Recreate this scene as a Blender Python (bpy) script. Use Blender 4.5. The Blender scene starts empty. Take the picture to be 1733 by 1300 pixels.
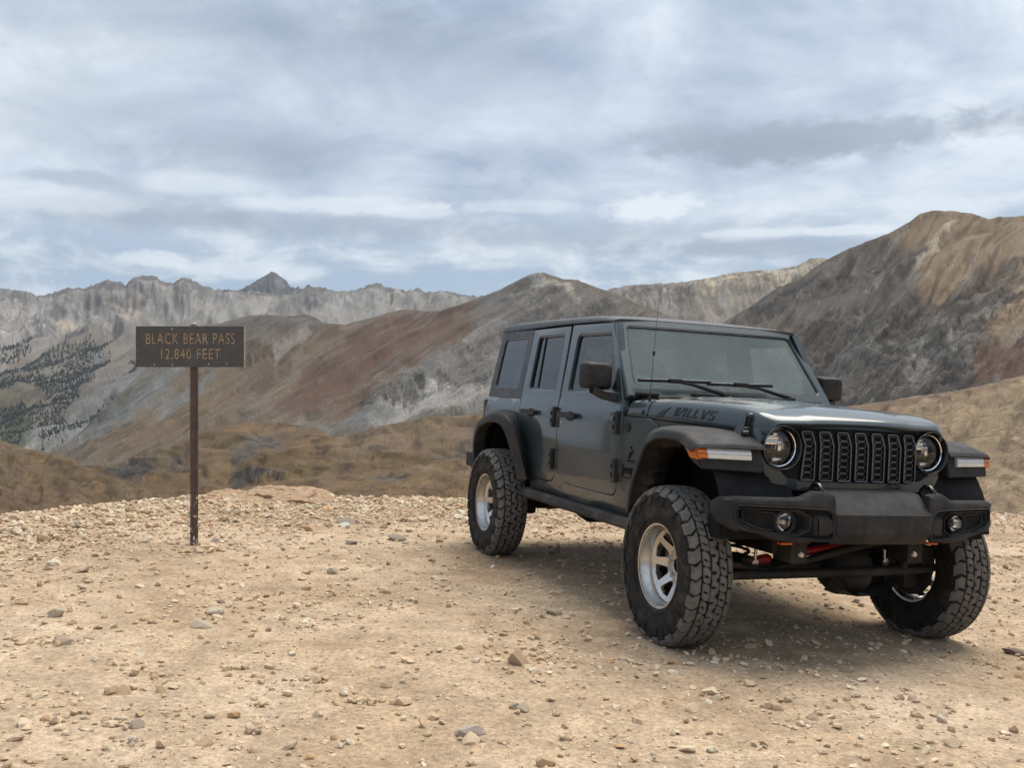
import bpy, bmesh, math, random
import numpy as np
from mathutils import Vector, Matrix

# ------------------------------------------------------------------ camera, sky, sun, exposure
SC = bpy.context.scene
COL = SC.collection
FPX, CX, CY, CAMZ = 1740.0, 866.5, 650.0, 1.4666
cam_d = bpy.data.cameras.new('camera')
cam_d.sensor_width = 36.0
cam_d.lens = 36.0 * FPX / 1733.0
cam_d.clip_start, cam_d.clip_end = 0.05, 60000
cam = bpy.data.objects.new('camera', cam_d)
COL.objects.link(cam)
cam.location = (0, 0, CAMZ)
cam.rotation_euler = (math.radians(90), 0, 0)
SC.camera = cam

SUN_TO = Vector((0.32, 0.48, 1.2)).normalized()
SUN_EL = math.asin(SUN_TO.z)
SUN_AZ = math.atan2(SUN_TO.x, SUN_TO.y)
sun_d = bpy.data.lights.new('sun', 'SUN')
sun_d.energy = 3.2
sun_d.angle = math.radians(46)
sun_d.color = (1.0, 0.93, 0.82)
sun = bpy.data.objects.new('sun', sun_d)
COL.objects.link(sun)
sun.location = (20, 20, 60)
sun.rotation_euler = (-SUN_TO).to_track_quat('-Z', 'Y').to_euler()

SC.view_settings.view_transform = 'Standard'
SC.view_settings.look = 'None'
SC.view_settings.exposure = 0.36
SC.view_settings.gamma = 1.0
SC.view_settings.use_curve_mapping = False
SC.cycles.use_denoising = True
SC.cycles.max_bounces = 8
SC.cycles.transparent_max_bounces = 12
SC.cycles.caustics_reflective = False
SC.cycles.caustics_refractive = False
SC.cycles.volume_bounces = 0


class NT:
    """small helper to write node trees"""
    def __init__(self, tree):
        self.t = tree
        self.n = tree.nodes
        self.n.clear()

    def node(self, typ, **kw):
        nd = self.n.new(typ)
        for k, v in kw.items():
            if k.startswith('i_'):
                self.set(nd, k[2:], v)
            else:
                setattr(nd, k, v)
        return nd

    def set(self, nd, key, v):
        sock = nd.inputs[int(key)] if key.isdigit() else nd.inputs[key.replace('_', ' ')]
        if isinstance(v, bpy.types.NodeSocket):
            self.t.links.new(v, sock)
        else:
            if sock.type == 'RGBA' and isinstance(v, (tuple, list)) and len(v) == 3:
                v = (*v, 1)
            sock.default_value = v

    def link(self, a, b):
        self.t.links.new(a, b)

    def math(self, op, a, b=None, c=None, clamp=False):
        nd = self.n.new('ShaderNodeMath')
        nd.operation = op
        nd.use_clamp = clamp
        self.set(nd, '0', a)
        if b is not None:
            self.set(nd, '1', b)
        if c is not None:
            self.set(nd, '2', c)
        return nd.outputs[0]

    def mix(self, f, a, b, blend='MIX'):
        nd = self.n.new('ShaderNodeMix')
        nd.data_type = 'RGBA'
        nd.blend_type = blend
        self.set(nd, '0', f)
        self.set(nd, '6', a)
        self.set(nd, '7', b)
        return nd.outputs[2]

    def ramp(self, f, stops, interp='LINEAR'):
        nd = self.n.new('ShaderNodeValToRGB')
        nd.color_ramp.interpolation = interp
        e = nd.color_ramp.elements
        while len(e) < len(stops):
            e.new(0.5)
        for el, (p, c) in zip(e, stops):
            el.position = p
            if not isinstance(c, (tuple, list)):
                c = (c, c, c)
            el.color = (*c[:3], 1)
        self.link(f, nd.inputs[0])
        return nd.outputs[0]

    def noise(self, vec, scale, detail=4, rough=0.55, dist=0.0, out=0):
        nd = self.n.new('ShaderNodeTexNoise')
        if vec is not None:
            self.link(vec, nd.inputs['Vector'])
        nd.inputs['Scale'].default_value = scale
        nd.inputs['Detail'].default_value = detail
        nd.inputs['Roughness'].default_value = rough
        nd.inputs['Distortion'].default_value = dist
        return nd.outputs[out]

    def vmap(self, vec, loc=(0, 0, 0), rot=(0, 0, 0), scale=(1, 1, 1)):
        nd = self.n.new('ShaderNodeMapping')
        self.link(vec, nd.inputs['Vector'])
        nd.inputs['Location'].default_value = loc
        nd.inputs['Rotation'].default_value = rot
        nd.inputs['Scale'].default_value = scale
        return nd.outputs[0]

    def smooth(self, v, a, b, to0=0.0, to1=1.0):
        nd = self.n.new('ShaderNodeMapRange')
        nd.interpolation_type = 'SMOOTHSTEP'
        self.set(nd, '0', v)
        for i, x in ((1, a), (2, b), (3, to0), (4, to1)):
            nd.inputs[i].default_value = x
        return nd.outputs[0]


def build_world():
    w = bpy.data.worlds.new('World')
    SC.world = w
    w.use_nodes = True
    n = NT(w.node_tree)
    out = n.node('ShaderNodeOutputWorld')
    bg = n.node('ShaderNodeBackground')
    n.link(bg.outputs[0], out.inputs[0])
    sky = n.node('ShaderNodeTexSky', sky_type='NISHITA', sun_disc=False,
                 sun_elevation=SUN_EL, sun_rotation=SUN_AZ, altitude=3900.0,
                 air_density=1.0, dust_density=1.0, ozone_density=1.0)
    blue = n.mix(1.0, sky.outputs[0], (0.105, 0.105, 0.105), 'MULTIPLY')
    tc = n.node('ShaderNodeTexCoord')
    d = tc.outputs['Generated']
    sep = n.node('ShaderNodeSeparateXYZ')
    n.link(d, sep.inputs[0])
    X, Y, Z = sep.outputs
    zc = n.math('MAXIMUM', Z, 0.0)
    zz = n.math('ADD', zc, 0.20)
    px = n.math('DIVIDE', X, zz)
    py = n.math('DIVIDE', Y, zz)
    cmb = n.node('ShaderNodeCombineXYZ')
    n.link(px, cmb.inputs[0]); n.link(py, cmb.inputs[1])
    P = cmb.outputs[0]
    # broad decks, seen in perspective on a flat layer
    deck = n.noise(n.vmap(P, (3.1, 1.7, 0), (0, 0, 0.25), (1.0, 0.95, 1)), 1.0, 11, 0.56, 0.35)
    deck2 = n.noise(n.vmap(P, (9.3, 4.2, 2.0), (0, 0, -0.15), (3.0, 2.8, 1)), 1.0, 11, 0.60, 0.5)
    tone = n.math('ADD', n.math('MULTIPLY', deck, 0.55), n.math('MULTIPLY', deck2, 0.45))
    # azimuth / elevation coordinates for single clouds
    az = n.math('ARCTAN2', X, Y)
    el = n.math('ARCSINE', Z)
    cm2 = n.node('ShaderNodeCombineXYZ')
    n.link(az, cm2.inputs[0]); n.link(el, cm2.inputs[1])
    A = cm2.outputs[0]
    wob = n.math('SUBTRACT', n.noise(n.vmap(A, (0, 0, 0), (0, 0, 0), (1, 2.2, 1)), 9.0, 9, 0.62, 0.3), 0.5)
    wob2 = n.math('SUBTRACT', n.noise(n.vmap(A, (5, 3, 1), (0, 0, 0), (1, 1.4, 1)), 34.0, 8, 0.62, 0.3), 0.5)

    def blob(u, v, ru, rv, amt=1.0, soft=0.9, ww=1.0):
        # soft ellipse at a bearing, its edge frayed by noise
        a0 = math.atan((u - CX) / FPX)
        e0 = math.atan((CY - v) / math.hypot(FPX, u - CX))
        dx = n.math('DIVIDE', n.math('SUBTRACT', az, a0), ru / FPX)
        dy = n.math('DIVIDE', n.math('SUBTRACT', el, e0), rv / FPX)
        r2 = n.math('ADD', n.math('MULTIPLY', dx, dx), n.math('MULTIPLY', dy, dy))
        r = n.math('SQRT', r2)
        r = n.math('ADD', r, n.math('MULTIPLY', wob, 2.2 * ww))
        r = n.math('ADD', r, n.math('MULTIPLY', wob2, 1.5 * ww))
        return n.math('MULTIPLY', n.smooth(r, 1.0 + soft * 0.5, 1.0 - soft * 0.6), amt)

    # pale veil with blue-grey undersides
    cloud = n.ramp(tone, [(0.38, (0.300, 0.368, 0.490)), (0.45, (0.400, 0.472, 0.585)),
                          (0.51, (0.500, 0.572, 0.670)), (0.58, (0.620, 0.684, 0.760))])
    # low band of ragged cumulus against bluer air
    band = n.smooth(el, 0.215, 0.10)
    strk = n.noise(n.vmap(A, (2, 1, 0), (0, 0, 0.03), (3.0, 15, 1)), 1.6, 10, 0.62, 0.6)
    puff = n.noise(n.vmap(A, (4, 7, 0), (0, 0, 0), (6.0, 11, 1)), 1.9, 10, 0.62, 0.5)
    lowc = n.math('ADD', n.math('MULTIPLY', strk, 0.45), n.math('MULTIPLY', puff, 0.55))
    lowcol = n.ramp(lowc, [(0.40, (0.245, 0.320, 0.425)), (0.47, (0.320, 0.400, 0.500)),
                           (0.52, (0.415, 0.492, 0.580)), (0.59, (0.585, 0.650, 0.710))])
    cover_low = n.smooth(lowc, 0.42, 0.53)
    lowmix = n.mix(n.math('MULTIPLY', cover_low, 0.92), n.mix(0.82, blue, (0.290, 0.375, 0.480)), lowcol)
    skyc = n.mix(band, cloud, lowmix)
    # single clouds: grey bases, then lit tops
    dark = (0.250, 0.300, 0.375)
    for (u, v, ru, rv, amt, soft, ww) in [
            (1390, 232, 300, 34, 0.75, 0.7, 1.0), (1290, 252, 150, 22, 0.45, 0.9, 1.0),
            (440, 268, 150, 34, 0.42, 1.1, 1.0), (300, 38, 460, 60, 0.40, 1.4, 1.0),
            (110, 195, 220, 60, 0.35, 1.4, 1.0), (560, 382, 260, 22, 0.42, 1.0, 1.0),
            (1000, 398, 300, 24, 0.4, 1.1, 1.0), (130, 302, 100, 14, 0.5, 0.8, 1.0), (250, 360, 160, 26, 0.5, 1.0, 1.0),
            (1330, 418, 260, 14, 0.5, 0.9, 1.0), (760, 60, 200, 40, 0.3, 1.4, 1.0)]:
        skyc = n.mix(blob(u, v, ru, rv, amt, soft, ww), skyc, dark)
    for (u, v, ru, rv, amt, soft, ww) in [
            (1110, 352, 78, 26, 0.90, 0.45, 0.9), (570, 346, 150, 16, 0.60, 0.6, 1.0), (700, 358, 80, 12, 0.55, 0.6, 1.0),
            (1270, 394, 90, 9, 0.6, 0.6, 1.0), (1440, 390, 70, 9, 0.7, 0.5, 1.0),
            (420, 458, 110, 14, 0.55, 0.7, 1.0), (265, 438, 60, 14, 0.6, 0.6, 1.0), (330, 310, 110, 16, 0.45, 0.8, 1.0),
            (70, 335, 140, 18, 0.5, 0.9, 1.0), (880, 350, 90, 12, 0.4, 0.7, 1.0), (700, 180, 500, 60, 0.30, 1.6, 0.8)]:
        skyc = n.mix(blob(u, v, ru, rv, amt, soft, ww), skyc, (0.660, 0.715, 0.770))
    # towards the ground the same grey goes on
    below = n.smooth(Z, 0.0, -0.12)
    skyc = n.mix(below, skyc, (0.30, 0.29, 0.28))
    n.link(skyc, bg.inputs[0])
    bg.inputs[1].default_value = 1.0
    w.cycles.sampling_method = 'MANUAL'
    w.cycles.sample_map_resolution = 512


build_world()


# ------------------------------------------------------------------ small tools
def tag(o, label=None, cat=None, group=None, kind=None):
    if label: o['label'] = label
    if cat: o['category'] = cat
    if group: o['group'] = group
    if kind: o['kind'] = kind
    return o


def empty(name, loc=(0, 0, 0)):
    o = bpy.data.objects.new(name, None)
    COL.objects.link(o)
    o.location = loc
    o.empty_display_size = 0.2
    return o


def link_mesh(name, me, mats, parent=None):
    o = bpy.data.objects.new(name, me)
    for m in (mats if isinstance(mats, (list, tuple)) else [mats]):
        me.materials.append(m)
    COL.objects.link(o)
    if parent is not None:
        o.parent = parent
    return o


def np_mesh(name, V, F, smooth=True):
    """vertices (n,3) and faces (m,3|4) straight into a mesh"""
    me = bpy.data.meshes.new(name)
    V = np.asarray(V, np.float32); F = np.asarray(F, np.int32)
    k = F.shape[1]
    me.vertices.add(len(V)); me.vertices.foreach_set('co', V.ravel())
    me.loops.add(F.size); me.loops.foreach_set('vertex_index', F.ravel())
    me.polygons.add(len(F))
    me.polygons.foreach_set('loop_start', np.arange(0, F.size, k, dtype=np.int32))
    me.polygons.foreach_set('loop_total', np.full(len(F), k, np.int32))
    me.polygons.foreach_set('use_smooth', np.full(len(F), smooth, bool))
    me.update(calc_edges=True)
    me.validate()
    return me


def add_attr(me, name, C):
    C = np.asarray(C, np.float32)
    if C.ndim == 1:
        a = me.attributes.new(name, 'FLOAT', 'POINT')
        a.data.foreach_set('value', C)
    else:
        a = me.attributes.new(name, 'FLOAT_COLOR', 'POINT')
        a.data.foreach_set('color', np.concatenate([C, np.ones((len(C), 1), np.float32)], 1).ravel())


def grid_faces(nr, nc):
    i = np.arange(nr * nc).reshape(nr, nc)
    return np.stack([i[:-1, :-1], i[:-1, 1:], i[1:, 1:], i[1:, :-1]], -1).reshape(-1, 4)


_rs = np.random.RandomState(7)
_perm = np.concatenate([_rs.permutation(512)] * 3)
_gang = _rs.uniform(0, 2 * np.pi, 512)
_gx, _gy = np.cos(_gang), np.sin(_gang)


def perlin(x, y):
    xi = np.floor(x).astype(int); yi = np.floor(y).astype(int)
    xf = x - xi; yf = y - yi
    xi &= 511; yi &= 511
    u = xf * xf * xf * (xf * (xf * 6 - 15) + 10); v = yf * yf * yf * (yf * (yf * 6 - 15) + 10)

    def g(ix, iy, dx, dy):
        h = _perm[_perm[ix & 511] + (iy & 511)] & 511
        return _gx[h] * dx + _gy[h] * dy
    a = g(xi, yi, xf, yf); b = g(xi + 1, yi, xf - 1, yf)
    c = g(xi, yi + 1, xf, yf - 1); d = g(xi + 1, yi + 1, xf - 1, yf - 1)
    return 1.45 * ((a * (1 - u) + b * u) * (1 - v) + (c * (1 - u) + d * u) * v)


def fbm(x, y, oct=5, lac=2.03, gain=0.5, seed=0.0):
    s = 0; a = 1.0; t = 0
    for k in range(oct):
        s = s + a * perlin(x + 17.3 * k + seed * 3.7, y + 9.1 * k - seed * 5.3); t += a
        x = x * lac; y = y * lac; a *= gain
    return s / t


def ridged(x, y, oct=5, lac=2.07, gain=0.5, seed=0.0):
    s = 0; a = 1.0; t = 0
    for k in range(oct):
        s = s + a * (1 - np.abs(perlin(x + 31.7 * k + seed * 2.9, y + 13.3 * k + seed * 7.1)) * 2); t += a
        x = x * lac; y = y * lac; a *= gain
    return s / t


def sstep(x, a, b):
    t = np.clip((x - a) / (b - a), 0, 1)
    return t * t * (3 - 2 * t)


# ------------------------------------------------------------------ materials
def new_mat(name):
    m = bpy.data.materials.new(name)
    m.use_nodes = True
    n = NT(m.node_tree)
    out = n.node('ShaderNodeOutputMaterial')
    b = n.node('ShaderNodeBsdfPrincipled')
    n.link(b.outputs[0], out.inputs[0])
    return m, n, b


def simple_mat(name, col, rough=0.5, metal=0.0, var=0.12, scale=30.0, bump=0.0, bscale=200.0, coat=0.0, spec=0.5, dust=0.0):
    """plain material with some unevenness in colour and gloss"""
    m, n, b = new_mat(name)
    tc = n.node('ShaderNodeTexCoord')
    o = tc.outputs['Object']
    f = n.noise(o, scale, 5, 0.6)
    lo = tuple(c * (1 - var) for c in col); hi = tuple(min(1, c * (1 + var)) for c in col)
    c = n.mix(n.smooth(f, 0.3, 0.7), lo, hi)
    if dust > 0:
        df = n.smooth(n.noise(o, 4.0, 6, 0.65), 0.42, 0.75, 0.0, dust)
        c = n.mix(df, c, (0.30, 0.235, 0.165))
    n.set(b, 'Base Color', c)
    n.set(b, 'Roughness', n.smooth(n.noise(o, scale * 0.6, 4, 0.6), 0.25, 0.75, max(0.02, rough - 0.08), min(1, rough + 0.08)))
    b.inputs['Metallic'].default_value = metal
    b.inputs['Specular IOR Level'].default_value = spec
    if coat:
        b.inputs['Coat Weight'].default_value = coat
        b.inputs['Coat Roughness'].default_value = 0.06
    if bump:
        bp = n.node('ShaderNodeBump', i_Strength=bump, i_Distance=0.002)
        n.link(n.noise(o, bscale, 3, 0.6), bp.inputs['Height'])
        n.link(bp.outputs[0], b.inputs['Normal'])
    return m
# ------------------------------------------------------------------ terrain
def terrain_mat(name, fine=1.0, bump=0.3):
    """rock and scree: albedo from the 'tint' attribute (gullies, ledges and patches of the surface itself, and painted sunlight on one summit), grain from noise"""
    m, n, b = new_mat(name)
    at = n.node('ShaderNodeAttribute', attribute_name='tint')
    P = n.node('ShaderNodeTexCoord').outputs['Object']
    n2 = n.noise(P, 0.30 * fine, 8, 0.75)
    k = n.smooth(n2, 0.36, 0.64, 0.74, 1.28)
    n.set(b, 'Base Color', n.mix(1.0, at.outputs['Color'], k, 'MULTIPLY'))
    b.inputs['Roughness'].default_value = 0.95
    b.inputs['Specular IOR Level'].default_value = 0.12
    bp = n.node('ShaderNodeBump', i_Strength=bump, i_Distance=1.0 / fine)
    n.link(n2, bp.inputs['Height'])
    n.link(bp.outputs[0], b.inputs['Normal'])
    return m


GREY = (0.165, 0.158, 0.148); PALE = (0.310, 0.292, 0.268); CREAM = (0.40, 0.335, 0.245)
RUST = (0.108, 0.063, 0.046); BROWN = (0.135, 0.096, 0.064); TAN = (0.250, 0.178, 0.112)
OLIVE = (0.084, 0.068, 0.030); DARK = (0.044, 0.042, 0.041); BLUEG = (0.140, 0.150, 0.150)
GREEN = (0.045, 0.062, 0.024); OCHRE = (0.140, 0.090, 0.044); CHAR = (0.080, 0.074, 0.069)


def curve(pts, u):
    p = np.array(pts, float)
    return np.interp(u, p[:, 0], p[:, 1])


def poly_mask(u, v, poly, feather):
    P = np.array(poly, float)
    inside = np.zeros(u.shape, bool)
    dist = np.full(u.shape, 1e9)
    n = len(P)
    for i in range(n):
        x0, y0 = P[i]; x1, y1 = P[(i + 1) % n]
        c = ((y0 > v) != (y1 > v))
        with np.errstate(divide='ignore', invalid='ignore'):
            xin = (x1 - x0) * (v - y0) / (y1 - y0 + 1e-12) + x0
        inside ^= (c & (u < xin))
        dx, dy = x1 - x0, y1 - y0
        t = np.clip(((u - x0) * dx + (v - y0) * dy) / (dx * dx + dy * dy + 1e-9), 0, 1)
        dist = np.minimum(dist, np.hypot(u - x0 - t * dx, v - y0 - t * dy))
    s = np.where(inside, dist, -dist)
    return sstep(s, -feather, feather)


def cells(a, b):
    """one random tone for each cell of a skewed grid: blocks with crisp edges"""
    i = np.floor(a).astype(int) & 511; j = np.floor(b).astype(int) & 511
    return _perm[_perm[i] + j] / 511.0


def sheet(name, u0, u1, du, curves, mat, base, paints, relief, crest_noise=(2.0, 0.04, 4), back=(400, 120), seed=1.0,
          shear=0.0, warp=14.0, rowpx=2.0, taper=(0, 0, 0), crags=(), streak=0.26, grain=0.16, crag_h=0.0, dip=0.0, ribs=0.26, chutes=0.24, specks=0.12, flat=False, tone=1.0):
    """one mountain side: traced crest, benches and foot at real distances, lofted, eroded, with a back slope.
    curves: list of (points[(bearing, height)], distance points or number, ease)"""
    u = np.arange(u0, u1 + du, du)
    nu = len(u)
    cv = [curve(c[0], u) for c in curves]
    cd = [curve(c[1], u) if isinstance(c[1], (list, tuple)) else np.full(nu, float(c[1])) for c in curves]
    # jagged crest line
    amp, fr, oc = crest_noise
    j = fbm(u * fr, u * 0 + seed * 3.3, oc, gain=0.6, seed=seed) * amp
    j = j + ridged(u * fr * 3.1, u * 0 + seed, 3, seed=seed) * amp * 0.35
    rowsV, rowsD, rowsT = [], [], []
    # back slope rows
    for s in (1.0, 0.6, 0.3, 0.12):
        d = cd[0] + back[0] * s
        z = (CY - cv[0]) / FPX * cd[0] - back[1] * s
        rowsV.append(CY - z / d * FPX); rowsD.append(d); rowsT.append(np.full(nu, -s))
    nseg = len(curves) - 1
    for k in range(nseg):
        span = np.mean(np.abs(cv[k + 1] - cv[k]))
        m = max(6, int(span / rowpx))
        for i in range(m):
            t = i / m
            z0 = (CY - cv[k]) / FPX * cd[k]; z1 = (CY - cv[k + 1]) / FPX * cd[k + 1]
            d = cd[k] + (cd[k + 1] - cd[k]) * t
            tt = t ** curves[k][2]
            z = z0 + (z1 - z0) * tt
            fade = np.exp(-(k + t) * m / 3.0)
            rowsV.append(CY - z / d * FPX + j * fade * (1 if k == 0 else 0)); rowsD.append(d); rowsT.append(np.full(nu, k + t))
    rowsV.append(cv[-1]); rowsD.append(cd[-1]); rowsT.append(np.full(nu, float(nseg)))
    V = np.array(rowsV); D = np.array(rowsD); T = np.array(rowsT)
    U = np.broadcast_to(u, V.shape)
    X = (U - CX) / FPX * D; Y = D; Z = CAMZ + (CY - V) / FPX * D
    # relief: spurs and gullies running down the fall line, plus cliffs and rubble
    edge = sstep(T, -0.02, 0.25) * 0.93 + 0.07
    up = U + shear * V if np.isscalar(shear) else U + shear[0] * np.minimum(V, shear[1]) + shear[2] * np.maximum(V - shear[1], 0)
    wq = fbm(U * 0.01, V * 0.012, 3, seed=seed + 5) * 22
    dz = np.zeros_like(Z)
    for (kind, a, fu, fv, oc) in relief:
        if kind == 'spur':
            dz += a * (ridged((up + wq) * fu, V * fv, oc, gain=0.36, seed=seed) - 0.4)
        elif kind == 'rock':
            dz += a * fbm(U * fu + wq * 0.02, V * fv, oc, gain=0.48, seed=seed + 2)
        elif kind == 'ledge':
            q = (V + wq * 0.6 + fv * U) * fu
            fq = q - np.floor(q)
            dz += a * (sstep(fq, 0.0, 0.25) - fq) * sstep(fbm(U * 0.012, V * 0.02, 3, seed=seed + 9), -0.15, 0.25)
    # broken cliffs: stepped rock where the photograph shows crags
    nzU = U + warp * fbm(U * 0.035, V * 0.05, 5, gain=0.62, seed=seed + 3) * 2.2
    nzV = V + warp * fbm(U * 0.035 + 40, V * 0.05 + 11, 5, gain=0.62, seed=seed + 4) * 1.6
    cm = np.zeros_like(V)
    for (poly, feather, amt) in crags:
        cm = np.maximum(cm, poly_mask(nzU, nzV, poly, feather) * amt)
    # strata run along 'dip'; blocks between joints each have their own tone and stand proud or back
    w1 = fbm(U * 0.025, V * 0.03, 4, seed=seed + 14); w2 = fbm(U * 0.06 + 7, V * 0.08, 4, seed=seed + 15)
    sa = (V - dip * U) * 0.085 + 2.0 * w1 + 0.8 * w2
    sb = (U + dip * V + 0.35 * V) * 0.030 + 1.6 * w1 + 0.9 * w2
    c1 = cells(sb + 0.37 * np.floor(sa), sa); c2 = cells(sb * 2.7 + 11, sa * 2.3 + 5)
    fs = sa - np.floor(sa)
    bed = sstep(fs, 0.0, 0.10) * (1 - sstep(fs, 0.82, 1.0))       # 0 in the bedding plane
    if len(crags):
        dz += cm * crag_h * (1.0 * c1 + 0.45 * c2 + 0.8 * (sstep(fs, 0.0, 0.3) - fs))
    dz *= D / np.mean(cd[0])
    tp = np.ones(nu)
    if taper[0]: tp = np.minimum(tp, sstep(u, u0, u0 + taper[0]))
    if taper[1]: tp = np.minimum(tp, sstep(u, u1, u1 - taper[1]))
    Z = Z - (1 - tp) * taper[2]
    Z = Z + dz * edge
    Y = Y - dz * edge * 0.35
    # albedo classes
    C = np.empty(V.shape + (3,)); C[:] = base
    for (col, poly, feather, amt) in paints:
        if poly is None:          # scattered patches everywhere
            mk = sstep(fbm((up + wq) * feather[0], V * feather[1], 5, gain=0.6, seed=feather[2]), feather[3], feather[3] + 0.22) * amt
        else:
            mk = poly_mask(nzU, nzV, poly, feather) * amt
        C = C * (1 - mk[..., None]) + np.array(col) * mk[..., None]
    # rills down the fall line, sharp-edged rock ribs, pale scree chutes, boulders, bedded cliffs
    gr = fbm(U * 0.40, V * 0.45, 2, gain=0.8, seed=seed + 7)
    pt = fbm(U * 0.05, V * 0.07, 5, gain=0.62, seed=seed + 8)
    if flat:      # tundra benches run along the contours
        st = fbm(U * 0.030 + wq * 0.02, (V + 0.25 * wq) * 0.17, 5, gain=0.65, seed=seed + 6)
        rb = ridged(U * 0.014 + wq * 0.01, (V + 0.35 * wq) * 0.055, 4, gain=0.55, seed=seed + 16)
    else:
        st = fbm((up + 0.6 * wq) * 0.17, V * 0.016, 4, gain=0.6, seed=seed + 6)
        rb = ridged((up + 0.5 * wq) * 0.045, V * 0.010, 4, gain=0.5, seed=seed + 16)
    rib = sstep(rb, 0.50, 0.60) * sstep(fbm(U * 0.02, V * 0.03, 3, seed=seed + 17), -0.10, 0.10)
    cb = ridged((up + 0.6 * wq) * 0.036 + 50, V * 0.006, 4, gain=0.55, seed=seed + 18)
    chute = sstep(cb, 0.60, 0.68) * sstep(fbm(U * 0.018 + 5, V * 0.02, 3, seed=seed + 19), -0.05, 0.12)
    sp = sstep(fbm(U * 0.45, V * 0.60, 3, gain=0.7, seed=seed + 20), 0.22, 0.36)
    g = (1 + streak * st) * (1 + grain * gr) * (1 + 0.20 * pt)
    g = np.clip(g, 0.4, 1.9) * (1 - ribs * rib * (0.7 + 0.6 * cells(U * 0.11 + w2 * 3, V * 0.16 + w2 * 3))) * (1 - specks * sp)
    C = C * g[..., None]
    mk = (chutes * chute)[..., None]
    C = C * (1 - mk) + (C.mean(-1, keepdims=True) * 0.9 + 0.13) * mk
    blk = (0.55 + 0.80 * c1) * (0.78 + 0.44 * c2) * (0.40 + 0.60 * bed)
    C = C * (1 - cm[..., None] * (1 - blk[..., None]))
    me = np_mesh(name, np.stack([X, Y, Z], -1).reshape(-1, 3), grid_faces(*V.shape)[:, ::-1])
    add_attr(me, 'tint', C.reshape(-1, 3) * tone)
    o = link_mesh(name, me, mat)
    tag(o, kind='structure')
    return o, (u, V, X, Y, Z)


M_FAR = terrain_mat('far_rock', 0.35)
M_MID = terrain_mat('scree_rock', 1.0)
M_EAST = terrain_mat('dark_cliff_rock', 1.6)
M_TUN = terrain_mat('tundra', 8.0, 0.5)

# the jagged peak that stands behind the far range
sheet('jagged_peak', 385, 540, 1.6,
      [([(385, 500), (401, 492), (408, 489), (415, 485), (425, 480), (436, 473), (448, 466), (459, 459.5), (466, 461), (474, 466.5), (485, 475),
         (491.7, 485.4), (500, 487), (505, 485), (512, 491), (519, 483), (523, 481), (530, 486), (540, 492)], 8200, 0.8),
       ([(385, 520), (540, 520)], 7400, 1.0)],
      M_FAR, (0.050, 0.054, 0.066), [(GREY, None, (0.03, 0.03, 3.0, 0.1), 0.5)],
      [('spur', 60, 0.07, 0.02, 3), ('rock', 22, 0.12, 0.12, 4)], crest_noise=(3.0, 0.12, 4), back=(900, 500), seed=3.0)

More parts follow.
